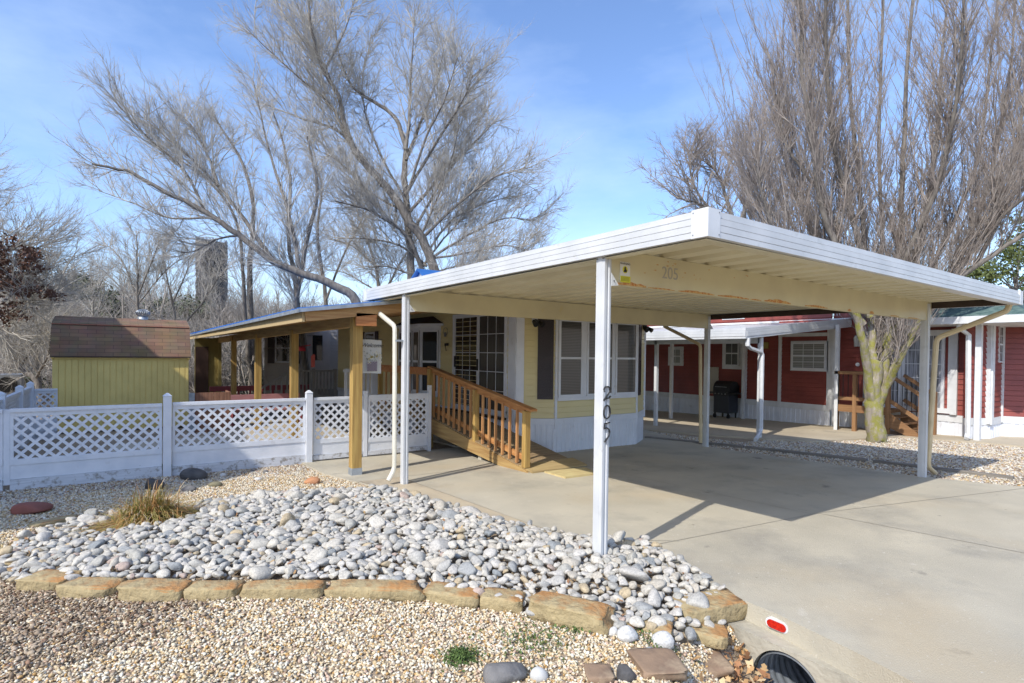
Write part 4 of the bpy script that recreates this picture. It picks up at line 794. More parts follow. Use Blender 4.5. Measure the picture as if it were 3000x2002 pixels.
# ---------------------------------------------------------------- unseen building added beyond the left edge, shaped to shade the left yard
lb = thing('added_shade_building', 'tall tan sided building added out of view at the left to shade the yard', 'building', (-12, 7, 0))
LP = [(-10.7, 2.0), (-8.8, 4.0), (-7.9, 13.9), (-15, 13.9), (-15, 2.0)]
m = MB(); m.prism([(x, y, -.6) for x, y in LP], (0, 0, 7.4)); m.build('wall', mat('tan_siding', (.42, .37, .28)), lb)
m = MB(); cx_, cy_ = -11.5, 7.; m.prism([(cx_+(x-cx_)*1.04, cy_+(y-cy_)*1.04, 6.8) for x, y in LP], (0, 0, .2)); m.build('roof', shingle_b, lb)
for y0 in (5.2, 7.6, 10.0): window((-8.7+(y0-5)*.095, y0+1.2), (-8.7+(y0-5)*.095, y0), 1.2, 2.4, lb, glass, .06, fm=white); window((-8.7+(y0-5)*.095, y0+1.2), (-8.7+(y0-5)*.095, y0), 4.2, 5.4, lb, glass, .06, fm=white)
# ---------------------------------------------------------------- stones
def icos(sub):
    import bmesh
    bm = bmesh.new(); bmesh.ops.create_icosphere(bm, subdivisions=sub, radius=1); V = np.array([v.co[:] for v in bm.verts]); F = np.array([[v.index for v in f.verts] for f in bm.faces]); bm.free(); return V, F
I1, I2, I3 = icos(1), icos(2), icos(3)
def lump(V, seed, amp=.22, flat=0.):
    r = np.random.default_rng(seed); W_ = V.copy(); d = np.zeros(len(V))
    for k in range(5):
        a = r.normal(size=3); a /= np.linalg.norm(a); d += amp*r.uniform(.3, 1)*np.sin((V@a)*r.uniform(1.2, 3.2)+r.uniform(0, 6))/2.2
    W_ = V*(1+d)[:, None]
    if flat:
        for k in range(7):
            a = r.normal(size=3); a /= np.linalg.norm(a); h = r.uniform(.55, .85); s = W_@a; W_ -= np.outer(np.maximum(s-h, 0)*flat, a)
    return W_
def rotm(a, b, c):
    ca, sa, cb, sb, cc, sc = np.cos(a), np.sin(a), np.cos(b), np.sin(b), np.cos(c), np.sin(c)
    return np.array([[ca*cb, ca*sb*sc-sa*cc, ca*sb*cc+sa*sc], [sa*cb, sa*sb*sc+ca*cc, sa*sb*cc-ca*sc], [-sb, cb*sc, cb*cc]])
def inpoly(x, y, poly):
    x = np.asarray(x); y = np.asarray(y); c = np.zeros(x.shape, bool); n = len(poly)
    for i in range(n):
        (x0, y0), (x1, y1) = poly[i], poly[(i+1) % n]
        c ^= ((y0 > y) != (y1 > y)) & (x < (x1-x0)*(y-y0)/(y1-y0+1e-12)+x0)
    return c
BED = [(-3.82, 3.35), (-3.64, 3.75), (-3.33, 4.1), (-2.87, 4.25), (-2.37, 3.95), (-2.08, 4.15), (-1.61, 4.27), (-1.11, 4.0), (-.75, 3.6), (-.18, 3.7), (-.04, 2.9), (.14, 1.69), (.36, .85), (.62, .42), (.86, .18), (.72, -.3), (.5, -.85), (.2, -1.02), (-.25, -1.0), (-.6, -.72), (-.9, -.2), (-1.05, .06), (-1.34, .39), (-1.86, .81), (-2.36, 1.15), (-2.76, 1.38), (-3.16, 1.72), (-3.6, 2.02), (-3.8, 2.5)]
PLANT = (-2.78, 3.42)
rocks = []
def try_fill(n, rlo, rhi, sep, layer):
    cells = {}
    for (x, y, r, *_ ) in rocks: cells.setdefault((int(x//.25), int(y//.25)), []).append((x, y, r))
    got = 0
    for k in range(n):
        x, y = rng.uniform(-3.9, .95), rng.uniform(-1.1, 4.35)
        if not inpoly(x, y, BED) or math.hypot((x-PLANT[0])/1.5, (y-PLANT[1])) < .33: continue
        if .09 < x < .23 and -.02 < y < .14: continue
        r = rlo+(rhi-rlo)*rng.random()**1.8; cx, cy = int(x//.25), int(y//.25); ok = True
        for i in (-1, 0, 1):
            for j in (-1, 0, 1):
                for (a, b, c) in cells.get((cx+i, cy+j), ()):
                    if (a-x)**2+(b-y)**2 < (sep*(r+c))**2: ok = False; break
                if not ok: break
            if not ok: break
        if ok: rocks.append((x, y, r, layer)); cells.setdefault((cx, cy), []).append((x, y, r)); got += 1
    return got
try_fill(320, .050, .078, .80, 1); try_fill(4500, .034, .050, .76, 1); try_fill(26000, .022, .034, .73, 1); try_fill(20000, .013, .021, .68, 0)
RV = [lump(I3[0], s, .30, .75) for s in range(14)]
pal = .82*np.array([1.04, 1.0, .92])*np.array([(.60, .585, .55), (.50, .50, .495), (.68, .66, .62), (.40, .42, .44), (.55, .52, .47), (.62, .61, .60), (.47, .47, .45), (.30, .33, .36), (.56, .47, .33), (.52, .42, .38), (.64, .62, .58), (.58, .57, .56)])
pw = np.array([5, 4, 4, 2.8, 3, 4, 3.6, 1.1, 1.0, .8, 4, 4]); pw = pw/pw.sum()
def speckle(n, base): return base*(1+rng.normal(0, .05, (n, 1)))
items = []
for (x, y, r, lay) in rocks:
    x_ = x; over = (x > .3) and (y > -.9)
    z = float(H(x, y))
    ex = np.interp(-y, [-b for a, b in EDGE], [a for a, b in EDGE])
    if x > ex: z = float(G(x, y))-.005
    v = int(rng.integers(14)); s = np.array([1.28, 1.0, .66])*r*rng.uniform(.84, 1.16, 3); A = rotm(rng.uniform(0, 6.28), rng.normal(0, .25), rng.normal(0, .25))
    P = RV[v]*s@A.T; zmin = P[:, 2].min(); P = P+np.array([x, y, z-zmin-(.22*r if lay else .30*r)+(.02+.03*rng.random() if lay else 0)])
    u, w_, d = project(np.array([x, y, z])); vis = (-60 < u < 3060 and w_ < 2080)
    items.append((r/d if vis else 0, P, pal[rng.choice(12, p=pw)], (x, y, z)))
items.sort(key=lambda t: -t[0])
for (sz, P, c, loc) in items[:300]:
    o = npmesh('river_rock', P, I3[1], river, speckle(len(P), c), True, None, loc); props(o, 'rounded pale grey river rock lying in the stone bed', 'rock', 'river rocks in the stone bed')
rest = items[300:]; nV = len(I3[0]); Vr = np.concatenate([t[1] for t in rest]); Fr = np.concatenate([I3[1]+i*nV for i in range(len(rest))]); Cr = np.concatenate([speckle(nV, t[2]) for t in rest])
props(npmesh('small_river_rocks', Vr, Fr, river, Cr, True), 'smaller pale river rocks filling the gaps of the bed', 'rocks', None, 'stuff')
# sandstone edging blocks: (name, px of left/right foot, label)
def block(px0, px1, z, h, dep, m, lab, seed, top=0., cat='stone', group=None, name='edging_stone', lean=0.):
    a = onz(px0[0], px0[1], z); b = onz(px1[0], px1[1], z); d = b-a; L_ = np.linalg.norm(d[:2]); d = d/np.linalg.norm(d); n = np.array([-d[1], d[0], 0])
    c = (a+b)/2+n*dep/2; r = np.random.default_rng(seed); V_ = []; nx_, ny_, nz_ = 12, 5, 4
    # superellipsoid-like block from icosphere
    W_ = I3[0].copy(); W_ = np.sign(W_)*np.abs(W_)**.27; W_ = lump(W_/1.0, seed, .05); W_ = W_/np.abs(W_).max(0)
    nn = sum(np.sin((I3[0]@r.normal(size=3))*k*2.3+r.uniform(0, 6))*(.045/k**.5) for k in range(1, 7)); W_ = W_*(1+nn)[:, None]
    P = c+np.outer(W_[:, 0], d)*L_/2+np.outer(W_[:, 1], n)*dep/2+np.outer(W_[:, 2]*h/2+h/2+lean*W_[:, 0]*h, [0, 0, 1])
    P[:, 2] -= .02
    o = npmesh(name, P, I3[1], m, None, True, None, tuple(c)); 
    return props(o, lab, cat, group)
eg = 'sandstone blocks edging the stone bed'
def gz(px):
    z = 0
    for i in range(12): p = onz(px[0], px[1], z); z = float(H(p[0], p[1]))
    return z
for i, (p0, p1, h, dep, lab) in enumerate([
    ((36, 1735), (184, 1742), .13, .22, 'greenish tan edging block near the left corner of the stone bed'),
    ((161, 1757), (320, 1760), .13, .18, 'tan edging block behind the thin grass tuft, second from the left corner'),
    ((325, 1766), (521, 1774), .14, .2, 'long tan edging block with dark crack at its right end, third from left'),
    ((526, 1763), (690, 1762), .12, .17, 'short tan edging block, fourth from the left corner'),
    ((695, 1761), (940, 1758), .12, .16, 'long smooth tan edging block in the middle of the front edge'),
    ((945, 1760), (1230, 1762), .12, .17, 'longest flat topped edging block with an orange top, right of the middle one'),
    ((1227, 1768), (1398, 1786), .12, .2, 'rust topped edging block with a ragged top, third left of the pebble spill'),
    ((1400, 1786), (1530, 1801), .13, .18, 'short square ended edging block, second left of the pebble spill'),
    ((1536, 1812), (1772, 1872), .17, .22, 'large rust topped edging block just left of the pebble spill'),
    ((1790, 1866), (1868, 1866), .06, .14, 'small low edging block half buried under the pebble spill'),
    ((1876, 1862), (1972, 1878), .09, .16, 'low tan edging block in front of the pebble spill'),
    ((1968, 1872), (2132, 1905), .11, .2, 'lower tan block carrying the largest ragged block beside the headwall')]):
    z = gz(((p0[0]+p1[0])/2, (p0[1]+p1[1])/2)); block(p0, p1, z, h*.84, dep, stone_y, lab, 100+i, group=eg)
block((2010, 1848), (2205, 1808), .0, .135, .25, stone_y, 'largest ragged sandstone block with a rusty top stacked beside the headwall', 140, group=eg)
for i, (p0, p1, h, dep, lab) in enumerate([((98, 1552), (240, 1522), .06, .16, 'thin flat edging slab at the back left of the stone bed'), ((0, 1690), (48, 1682), .07, .2, 'tan edging slab at the left frame edge'), ((40, 1600), (130, 1585), .06, .2, 'pale edging slab on the left side of the bed'), ((0, 1650), (60, 1640), .06, .2, 'shaded edging slab on the left side of the bed')]):
    z = gz(((p0[0]+p1[0])/2, (p0[1]+p1[1])/2)); block(p0, p1, z, h, dep, stone_y, lab, 160+i, group=eg)
def boulder(px, w, h, m, lab, seed, flat=.6, asp=.7, rot=0., name='rock', up=0., col=None):
    z = gz(px); p = onz(px[0], px[1], z); V_ = lump(I3[0], seed, .2, flat); V_ = V_/np.abs(V_).max(0); A = rotm(rot-YAW, 0, 0)
    P = (V_*np.array([w/2, w*asp/2, h*.62]))@A.T+p+np.array([0, 0, h*.35+up]); return props(npmesh(name, P, I3[1], m, None if col is None else speckle(len(P), np.array(col)), True, None, tuple(p)), lab, 'rock')
for a in [((571, 1404), .40, .17, stone_d, 'large dark rounded rock with a hollow in front of the fence', 1, .3), ((450, 1436), .26, .17, stone_d, 'jagged black rock above the grass clump', 2, .9), ((553, 1440), .19, .08, stone_g, 'flat grey rock below the large dark rock', 3, .2), ((630, 1426), .20, .08, mat('olive_rock', (.24, .21, .12), (.18, .16, .1), 6, .9), 'olive brown rock right of the large dark rock', 4, .7),
          ((653, 1396), .11, .06, river_w if False else mat('pale_rock', (.55, .54, .50), (.48, .47, .44), 8, .8), 'small pale rock right of the large dark rock', 5, .2), ((757, 1408), .11, .05, MATS['pale_rock'], 'small white rock in the middle of the upper gravel', 6, .2), ((742, 1382), .09, .05, stone_g, 'small grey rock close to the fence, left one', 7, .2), ((778, 1386), .09, .05, stone_g, 'small grey rock close to the fence, right one', 8, .2),
          ((915, 1418), .23, .11, stone_o, 'orange rock alone on the upper gravel', 9, .8), ((95, 1503), .46, .13, stone_r, 'flat dark red rock at the left of the yard', 10, .9)]:
    boulder(a[0], a[1], a[2], a[3], a[4], a[5], a[6])
for a in [((1470, 1995), .26, .10, stone_g, 'grey weathered rock at the bottom edge of the picture', 21, .7), ((1575, 1990), .11, .07, MATS['pale_rock'], 'small round grey rock beside the weathered grey rock', 22, .2), ((1832, 1990), .11, .08, stone_d, 'small dark rock right of the rusty brown rock', 24, .8),
          ]:
    boulder(a[0], a[1], a[2], a[3], a[4], a[5], a[6], asp=.8)
for p0, p1, h, dep, lab, sd, ln in [((1880, 1998), (2025, 1990), .06, .26, 'large brown and grey slab below the pebble spill', 225, 0), ((2035, 1985), (2160, 1975), .05, .30, 'flat brown slab in front of the culvert', 226, .12), ((1722, 1998), (1806, 1996), .04, .14, 'flat rusty brown rock sprinkled with gravel', 227, 0)]:
    block(p0, p1, gz(((p0[0]+p1[0])/2, (p0[1]+p1[1])/2))+.02, h, dep, stone_b, lab, sd, lean=ln)
for px, w, h, s, lab in [((1838, 1882), .135, .10, 31, 'white egg shaped river rock spilled onto the gravel'), ((1940, 1895), .135, .09, 32, 'grey rounded river rock spilled right of the white one'), ((1904, 1925), .085, .06, 33, 'small dark grey river rock below the two spilled ones'), ((1797, 1862), .08, .06, 34, 'small grey river rock beside the large rust topped block')]:
    boulder(px, w, h, river, lab, s, .5, .75, name='river_rock', col=(.60, .59, .56) if s != 33 else (.30, .31, .31))
# ---------------------------------------------------------------- gravel chips
gp = .95*np.array([(.72, .62, .44), (.62, .46, .25), (.76, .69, .54), (.52, .32, .12), (.66, .52, .32), (.45, .37, .27), (.60, .43, .31), (.78, .73, .60), (.33, .24, .16)]); gw = np.array([5, 4, 5, 2, 4, 1.3, 2, 3, .8]); gw /= gw.sum()
gp2 = np.array([(.60, .56, .48), (.42, .35, .27), (.68, .64, .57), (.30, .22, .16), (.50, .45, .38), (.24, .18, .13), (.45, .32, .25)]); gw2 = np.array([4, 3, 4, 2, 4, 2, 1.5]); gw2 /= gw2.sum()
CH = [lump(I1[0], 300+s, .35, .8) for s in range(10)]
def chips(name, n, region, smin, smax, palc, pww, lab, mtest, zoff=.0, flat=.55, darkf=None):
    x = rng.uniform(region[0], region[1], n); y = rng.uniform(region[2], region[3], n); ok = mtest(x, y); x, y = x[ok], y[ok]
    z = H(x, y); P0 = np.stack([x, y, z], 1); v = P0-CAM; d = v@f_; u = 1500+FPX*(v@r_)/d; w_ = PY-FPX*(v@u_)/d; ok = (d > .2) & (u > -80) & (u < 3080) & (w_ < 2120) & (w_ > 900); P0 = P0[ok]; n = len(P0)
    s = rng.uniform(smin, smax, (n, 1))*rng.uniform(.7, 1.3, (n, 3))*np.array([1.25, 1, flat]); a = rng.uniform(0, 6.28, n); t = rng.normal(0, .5, n); t2 = rng.normal(0, .5, n)
    ca, sa = np.cos(a), np.sin(a); cb, sb = np.cos(t), np.sin(t); cc, sc = np.cos(t2), np.sin(t2)
    M = np.stack([ca*cb, ca*sb*sc-sa*cc, ca*sb*cc+sa*sc, sa*cb, sa*sb*sc+ca*cc, sa*sb*cc-ca*sc, -sb, cb*sc, cb*cc], 1).reshape(n, 3, 3)
    vi = rng.integers(0, 10, n); B = np.array(CH)[vi]*s[:, None, :]; B = np.einsum('nij,nkj->nki', M, B)+P0[:, None, :]+np.array([0, 0, zoff])+np.concatenate([np.zeros((n, 2)), rng.uniform(-.003, .012, (n, 1))], 1)[:, None, :]
    k = B.shape[1]; c = palc[rng.choice(len(palc), n, p=pww)]*rng.uniform(.85, 1.1, (n, 1))
    if darkf is not None: c = c*darkf(P0[:, 0], P0[:, 1])[:, None]
    F = (I1[1][None]+(np.arange(n)*k)[:, None, None]).reshape(-1, 3)
    return props(npmesh(name, B.reshape(-1, 3), F, gravelm, np.repeat(c, k, 0), False), lab, 'gravel', None, 'stuff')
def litter(x, y):   # dirty, leafy patches in the gravel (a pattern of its own)
    q = np.sin(x*2.1+1.3*y)*.5+np.sin(3.7*x-2.2*y+1)*.3+np.sin(7*x+5*y)*.2; return q
notbed = lambda x, y: ~inpoly(x, y, BED) & (x < np.interp(-y, [-b for a, b in EDGE], [a for a, b in EDGE])-.0)
chips('foreground_gravel', 125000, (-4.6, .5, -2.2, 2.6), .007, .0135, gp, gw, 'cream and orange gravel chips in the foreground bed', lambda x, y: notbed(x, y) & (np.hypot(x-.2, y+1.5) > .42))
chips('yard_gravel', 85000, (-6.5, 0.2, 2.2, 6.4), .008, .016, gp, gw, 'cream gravel chips between the fence and the stone bed', lambda x, y: notbed(x, y) & ((y < 5.75) | (rng.random(len(x)) < .45)))
chips('litter_strip', 15000, (-6.5, 0.0, 5.2, 6.5), .008, .02, gp2, gw2, 'brown leaf litter and chips along the foot of the fence', lambda x, y: notbed(x, y) & ((y > 5.6+.25*litter(x, y)) | (x < -3.6)), flat=.3)
chips('left_litter', 16000, (-4.6, -1.9, .6, 2.6), .008, .018, gp2*np.array([.62, .52, .42]), gw2, 'grey brown leaf litter outside the left edging blocks', lambda x, y: notbed(x, y) & (rng.random(len(x)) < np.clip(1.5-np.hypot(x+3.3, y-1.5)/.8, 0, 1)), .010, .3)
def rstrip(x, y): return (x > 6.86) & ((x < 8.2+(6.9-y)*.0) & (y > 3.9) & (x < 8.15+(6.9-y)*.29) | (y <= 3.9) & (x > 6.8) & ((x < 12.2) & (y > 2.35+.0) & (x < 12.3-(y-2.35)*1.7) | (y <= 2.35) & (x < 12.25+(y-2.35)*-.15)))
chips('strip_gravel', 75000, (6.8, 12.6, -3.2, 7.0), .012, .026, np.concatenate([gp2, gp]), np.concatenate([gw2*.6, gw*.4]), 'pale gravel and leaf litter strip between the two driveways', lambda x, y: rstrip(x, y) & (x > np.interp(y, [-5, -2.6, -.9, .1, 3.8, 6.6], [9.5, 8.2, 7.08, 6.82, 6.9, 8.2])), .0, .4)
# dead leaves: small curled quads
def leaves(name, n, pts, smin, smax, cols, lab, cat='leaves', m=None, zup=.01, tiltv=.7, kind='stuff', parent=None, loc=(0, 0, 0)):
    P0 = pts; n = len(P0); s = rng.uniform(smin, smax, n); a = rng.uniform(0, 6.28, n)
    base = np.array([(-1, 0, 0), (-.55, .42, .12), (-.1, .30, .05), (.1, .62, .2), (.45, .28, .05), (1, .1, .25), (.45, -.3, .05), (.15, -.62, .18), (-.1, -.3, .05), (-.6, -.45, .15)])
    B = base[None]*s[:, None, None]*np.stack([np.ones(n), rng.uniform(.7, 1.2, n), rng.uniform(-1, 1.4, n)], 1)[:, None, :]
    M = np.array([rotm(a[i], rng.normal(0, tiltv), rng.normal(0, tiltv)) for i in range(n)]); B = np.einsum('nij,nkj->nki', M, B)+P0[:, None, :]+np.array([0, 0, zup])
    fs = np.array([(0, 1, 2), (0, 2, 8), (0, 8, 9), (2, 3, 4), (2, 4, 6), (2, 6, 8), (6, 7, 8), (4, 5, 6)]); F = (fs[None]+(np.arange(n)*10)[:, None, None]).reshape(-1, 3)
    c = cols[rng.integers(0, len(cols), n)]*rng.uniform(.8, 1.15, (n, 1)); o = npmesh(name, B.reshape(-1, 3), F, m or leafm, np.repeat(c, 10, 0) if m is None else None, False, parent, loc)
    if parent is None: props(o, lab, cat, None, kind)
    return o
lc = np.array([(.42, .22, .10), (.50, .30, .13), (.58, .40, .20), (.34, .17, .08), (.62, .46, .26)])
x = rng.normal(.12, .16, 700); y = rng.normal(-1.5, .25, 700); k_ = (x < .34) & (y > -2.3) & (np.hypot(x+.05, y+1.0) > .18); x, y = x[k_], y[k_]
leaves('ditch_leaves', 0, np.stack([x, y, H(x, y)+rng.uniform(0, .05, len(x))], 1), .02, .05, lc, 'dry brown and tan leaves heaped in the culvert ditch')
x = rng.uniform(-3.9, .9, 700); y = rng.uniform(-1, 4.3, 700); k_ = inpoly(x, y, BED); x, y = x[k_], y[k_]
leaves('bed_leaves', 0, np.stack([x, y, H(x, y)+rng.uniform(.03, .08, len(x))], 1), .012, .026, lc*.8, 'scattered brown leaves caught between the river rocks')
x = rng.uniform(-6, 0, 1500); y = 6.38-np.abs(rng.normal(0, .28, 1500)); leaves('fence_leaves', 0, np.stack([x, y, H(x, y)], 1), .012, .03, lc*.6, 'small dark dead leaves along the fence foot', tiltv=.3)
x = rng.uniform(6.9, 12, 2600); y = rng.uniform(-2.6, 6.4, 2600); k_ = rstrip(x, y) & ((litter(x, y) > 0) | (rng.random(2600) < .3)); x, y = x[k_], y[k_]; leaves('strip_leaves', 0, np.stack([x, y, H(x, y)], 1), .015, .035, lc*.6, 'dark leaf litter scattered over the gravel strip', tiltv=.3)
# small weeds
def weeds(name, pts, lab, col, s=.016):
    n = len(pts); o = leaves(name, n, pts, s*.6, s*1.3, np.array([col, tuple(c*.7 for c in col)]), lab, 'weeds', tiltv=.9, zup=.012); return o
def blob(cx, cy, s, n): x = rng.normal(cx, s, n); y = rng.normal(cy, s, n); return np.stack([x, y, H(x, y)+rng.uniform(0, .02, n)], 1)
a = onz(1350, 1985, -.02); b = onz(1700, 1860, .04); c = onz(1560, 1930, .0); d = onz(1930, 1990, -.15)
weeds('ground_weeds', np.concatenate([blob(a[0], a[1], .05, 700), blob(b[0], b[1], .05, 380), blob(c[0], c[1], .12, 420), blob(d[0], d[1], .07, 220), blob(-.45, -.75, .05, 60)]), 'low green weeds growing through the foreground gravel', (.10, .16, .035), .010)
x = rng.uniform(-3.0, -.6, 2600); y = rng.uniform(7.0, 9.0, 2600); weeds('grass_patch', np.stack([x, y, H(x, y)], 1), 'green grass patch just behind the lattice fence', (.10, .15, .03), .03)
# ornamental grass clump
def clump(name, lab, cx, cy, n, L_, spread, m_tip, base_w=.006, seed=0, bias=(0, 0)):
    r = np.random.default_rng(seed); V_ = []; F_ = []; C_ = []; z0 = float(H(cx, cy))
    for i in range(n):
        a = r.uniform(0, 6.28); el = min(abs(r.normal(0, spread)), 1.45); l = L_*r.uniform(.55, 1.1); d0 = np.array([math.cos(a)*math.sin(el)+bias[0], math.sin(a)*math.sin(el)+bias[1], math.cos(el)]); p = np.array([cx+r.normal(0, .07)*1.3, cy+r.normal(0, .06), z0]); k = len(V_)
        side = np.cross(d0, [0, 0, 1.]); side /= np.linalg.norm(side)+1e-6; g = r.uniform(.5, 1.5); green = r.random() < .5; c0 = np.array((.16, .19, .03)) if green else np.array((.36, .22, .07)); c1 = np.array((.40, .30, .09)) if green else np.array(((.55, .30, .10), (.62, .50, .34), (.45, .20, .06))[r.integers(3)])
        for j in range(6):
            t = j/5; q = p+d0*l*t-np.array([0, 0, g*l*t*t*.75])+np.array([bias[0], bias[1], 0])*l*t*t; q[2] = max(q[2], z0+.02+.05*r.random()); w_ = base_w*(1-t*.85); V_ += [q-side*w_, q+side*w_]; c = c0+(c1-c0)*t; C_ += [c, c]
        F_ += [(k+2*j, k+2*j+1, k+2*j+3, k+2*j+2) for j in range(5)]
    return props(npmesh(name, np.array(V_), np.array(F_), leafm, np.array(C_), False, None, (cx, cy, z0)), lab, 'grass clump')
clump('ornamental_grass', 'shaggy clump of orange and green grass at the left of the stone bed', PLANT[0], PLANT[1]+.03, 2600, .70, 1.15, None, .006, 5, (.03, -.02))
q = onz(212, 1750, .05); clump('grass_tuft', 'thin sparse grass tuft in front of the left edging blocks', q[0], q[1], 26, .22, .35, None, .0022, 6)
q = onz(5, 1620, .05); clump('grass_tuft', 'thin grass tuft at the left frame edge', q[0], q[1], 45, .28, .4, None, .0022, 8)
# ---------------------------------------------------------------- trees
TR_ = np.random.default_rng(2024)
class TB:
    def __init__(s): s.V = []; s.F = []; s.n = 0
    def tube(s, P, R, k):
        P = np.asarray(P, float); R = np.asarray(R, float); n = len(P); T = np.empty_like(P); T[1:-1] = P[2:]-P[:-2]; T[0] = P[1]-P[0]; T[-1] = P[-1]-P[-2]; T /= np.linalg.norm(T, axis=1)[:, None]+1e-9
        ref = np.array([.31, .17, .93]) if abs(T[0, 2]) < .85 else np.array([.95, .2, .1]); X = np.cross(T, ref); X /= np.linalg.norm(X, axis=1)[:, None]+1e-9; Y = np.cross(T, X); a = np.arange(k)*2*math.pi/k
        V_ = P[:, None]+(X[:, None]*np.cos(a)[None, :, None]+Y[:, None]*np.sin(a)[None, :, None])*R[:, None, None]
        s.V.append(V_.reshape(-1, 3)); i, j = np.meshgrid(np.arange(n-1), np.arange(k), indexing='ij'); j2 = (j+1) % k
        s.F.append(np.stack([i*k+j, i*k+j2, (i+1)*k+j2, (i+1)*k+j], -1).reshape(-1, 4)+s.n); s.n += n*k
    def arrays(s): return np.concatenate(s.V), np.concatenate(s.F)
    def build(s, name, m, parent, smooth=True): V_, F_ = s.arrays(); L = worldloc(parent); return npmesh(name, V_-np.array(L), F_, m, None, smooth, parent)
def catmull(P, m=4):
    P = np.array(P, float); Q = np.vstack([2*P[0]-P[1], P, 2*P[-1]-P[-2]]); out = []
    for i in range(1, len(Q)-2):
        for t in np.arange(m)/m: out.append(.5*((2*Q[i])+(-Q[i-1]+Q[i+1])*t+(2*Q[i-1]-5*Q[i]+4*Q[i+1]-Q[i+2])*t*t+(-Q[i-1]+3*Q[i]-3*Q[i+1]+Q[i+2])*t**3))
    out.append(P[-1]); return np.array(out)
def grow(tw, p, d, L, r, lev, cfg, tb=None):
    c = cfg[lev]; n = c.get('seg', 5); P = [p]; d = d/np.linalg.norm(d); st = L/n
    for i in range(n):
        d = d+TR_.normal(0, c['wig'], 3)+np.array([0, 0, c['up']]); d /= np.linalg.norm(d); P.append(P[-1]+d*st)
    P = np.array(P); R = r*(1-np.linspace(0, 1, n+1)*(1-c.get('tip', .35)))
    (tb if (tb is not None and r > .028) else tw).tube(P, R, 3 if r < .014 else (4 if r < .03 else 6))
    if lev+1 < len(cfg): spawn(tw, P, R, L, lev, cfg, tb)
def spawn(tw, P, R, L, lev, cfg, tb=None, count=None, t0=None):
    c = cfg[lev]; cn = cfg[lev+1]; m = count if count is not None else TR_.poisson(c['n'])
    n = len(P)-1
    for k in range(m):
        t = (t0 if t0 is not None else c.get('t0', .15))+(1-(t0 if t0 is not None else c.get('t0', .15)))*TR_.random(); f = min(t*n, n-1e-4); i = int(f); q = P[i]+(P[i+1]-P[i])*(f-i); d = P[i+1]-P[i]; d = d/np.linalg.norm(d)
        a = TR_.normal(size=3); a -= d*(a@d); a /= np.linalg.norm(a)+1e-9; ang = cn['ang']*TR_.uniform(.65, 1.35); dd = d*math.cos(ang)+a*math.sin(ang)
        dd = dd+np.array([0, 0, cn.get('lift', 0)])
        grow(tw, q, dd, cn['len']*TR_.uniform(.5, 1.25)*(1-.35*t), min(cn['r'], R[i]*.75)*TR_.uniform(.75, 1.1), lev+1, cfg, tb)
VARS = {}
def variants(cfg, k=14):
    global TR_
    key = id(cfg)
    if key not in VARS:
        VARS[key] = []
        for i in range(k):
            tw = TB(); c = dict(cfg[1]); c['up'] = 0; grow(tw, np.zeros(3), np.array([0, 0, 1.]), c['len'], c['r'], 1, [cfg[0], c]+[dict(q, up=q['up']*.6) for q in cfg[2:]]); VARS[key].append(tw.arrays())
    return VARS[key]
def sprout(tw, P, R, cfg, count, t0):
    c = cfg[1]; VV = variants(cfg); n = len(P)-1
    for k in range(count):
        t = t0+(1-t0)*TR_.random(); f = min(t*n, n-1e-4); i = int(f); q = P[i]+(P[i+1]-P[i])*(f-i); d = P[i+1]-P[i]; d = d/np.linalg.norm(d)
        a = TR_.normal(size=3); a -= d*(a@d); a /= np.linalg.norm(a)+1e-9; ang = c['ang']*TR_.uniform(.55, 1.35); dd = d*math.cos(ang)+a*math.sin(ang)+np.array([0, 0, c.get('lift', .25)]); dd /= np.linalg.norm(dd)
        x = np.cross(dd, TR_.normal(size=3)); x /= np.linalg.norm(x); y = np.cross(dd, x); V_, F_ = VV[TR_.integers(len(VV))]; s = TR_.uniform(.55, 1.2)*(1-.25*t); M = np.stack([x, y, dd], 1)*s
        W_ = V_@M.T; h_ = np.hypot(W_[:, 0], W_[:, 1]); W_[:, 2] += c.get('bend', .10)*h_**2; tw.V.append(W_+q); tw.F.append(F_+tw.n); tw.n += len(V_)
def pxpath(pts, dep, ddep=0.):
    """limb points measured on the photograph, placed at their real distance (dep) with a spread in depth (ddep towards the tip)"""
    n = len(pts); return [CAM+(f_+r_*(x-1500)/FPX-u_*(y-PY)/FPX)*(dep+ddep*(i/(n-1))**1.3) for i, (x, y) in enumerate(pts)]
def tree(name, label, limbs, dep, barkm, twigm, cfg, base_px, cat='tree', group=None, lichz=None):
    z0 = CAM+(f_+r_*(base_px[0]-1500)/FPX-u_*(base_px[1]-PY)/FPX)*dep; t = thing(name, label, cat, tuple(z0), group); tb, tw, tb2 = TB(), TB(), TB(); dens = cfg[0].get('dens', 1)
    for (pts, r0, r1, dd, cnt) in limbs:
        P = catmull(pxpath(pts, dep, dd)); n = len(P); R = np.linspace(r0, r1, n); P[1:-1] += TR_.normal(0, .02, (n-2, 3))*min(1, r0*8)
        if lichz is None: tb.tube(P, R, 10 if r0 > .1 else 7)
        else:
            j = int((P[:, 2] < lichz).sum())
            if j >= 2: tb.tube(P[:j+1], R[:j+1], 12)
            if j < n-1: tb2.tube(P[max(j-0, 0):], R[max(j-0, 0):], 8)
        if cnt: sprout(tw, P, R, cfg, int(cnt*dens), .12 if r0 < .1 else .3)
    tb.build('trunk', barkm, t); tw.build('branches', twigm, t)
    if lichz is not None: tb2.build('limbs', bark_g, t)
    return t
cfgA = [dict(n=0, wig=0, up=0, dens=2.3), dict(n=9, wig=.13, up=.05, len=2.2, r=.023, ang=.85, seg=6, lift=.42, bend=.14), dict(n=5, wig=.15, up=.05, len=1.1, r=.0125, ang=.7, seg=4), dict(n=2, wig=.12, up=.03, len=.6, r=.009, ang=.55, seg=3)]
d1 = 23.
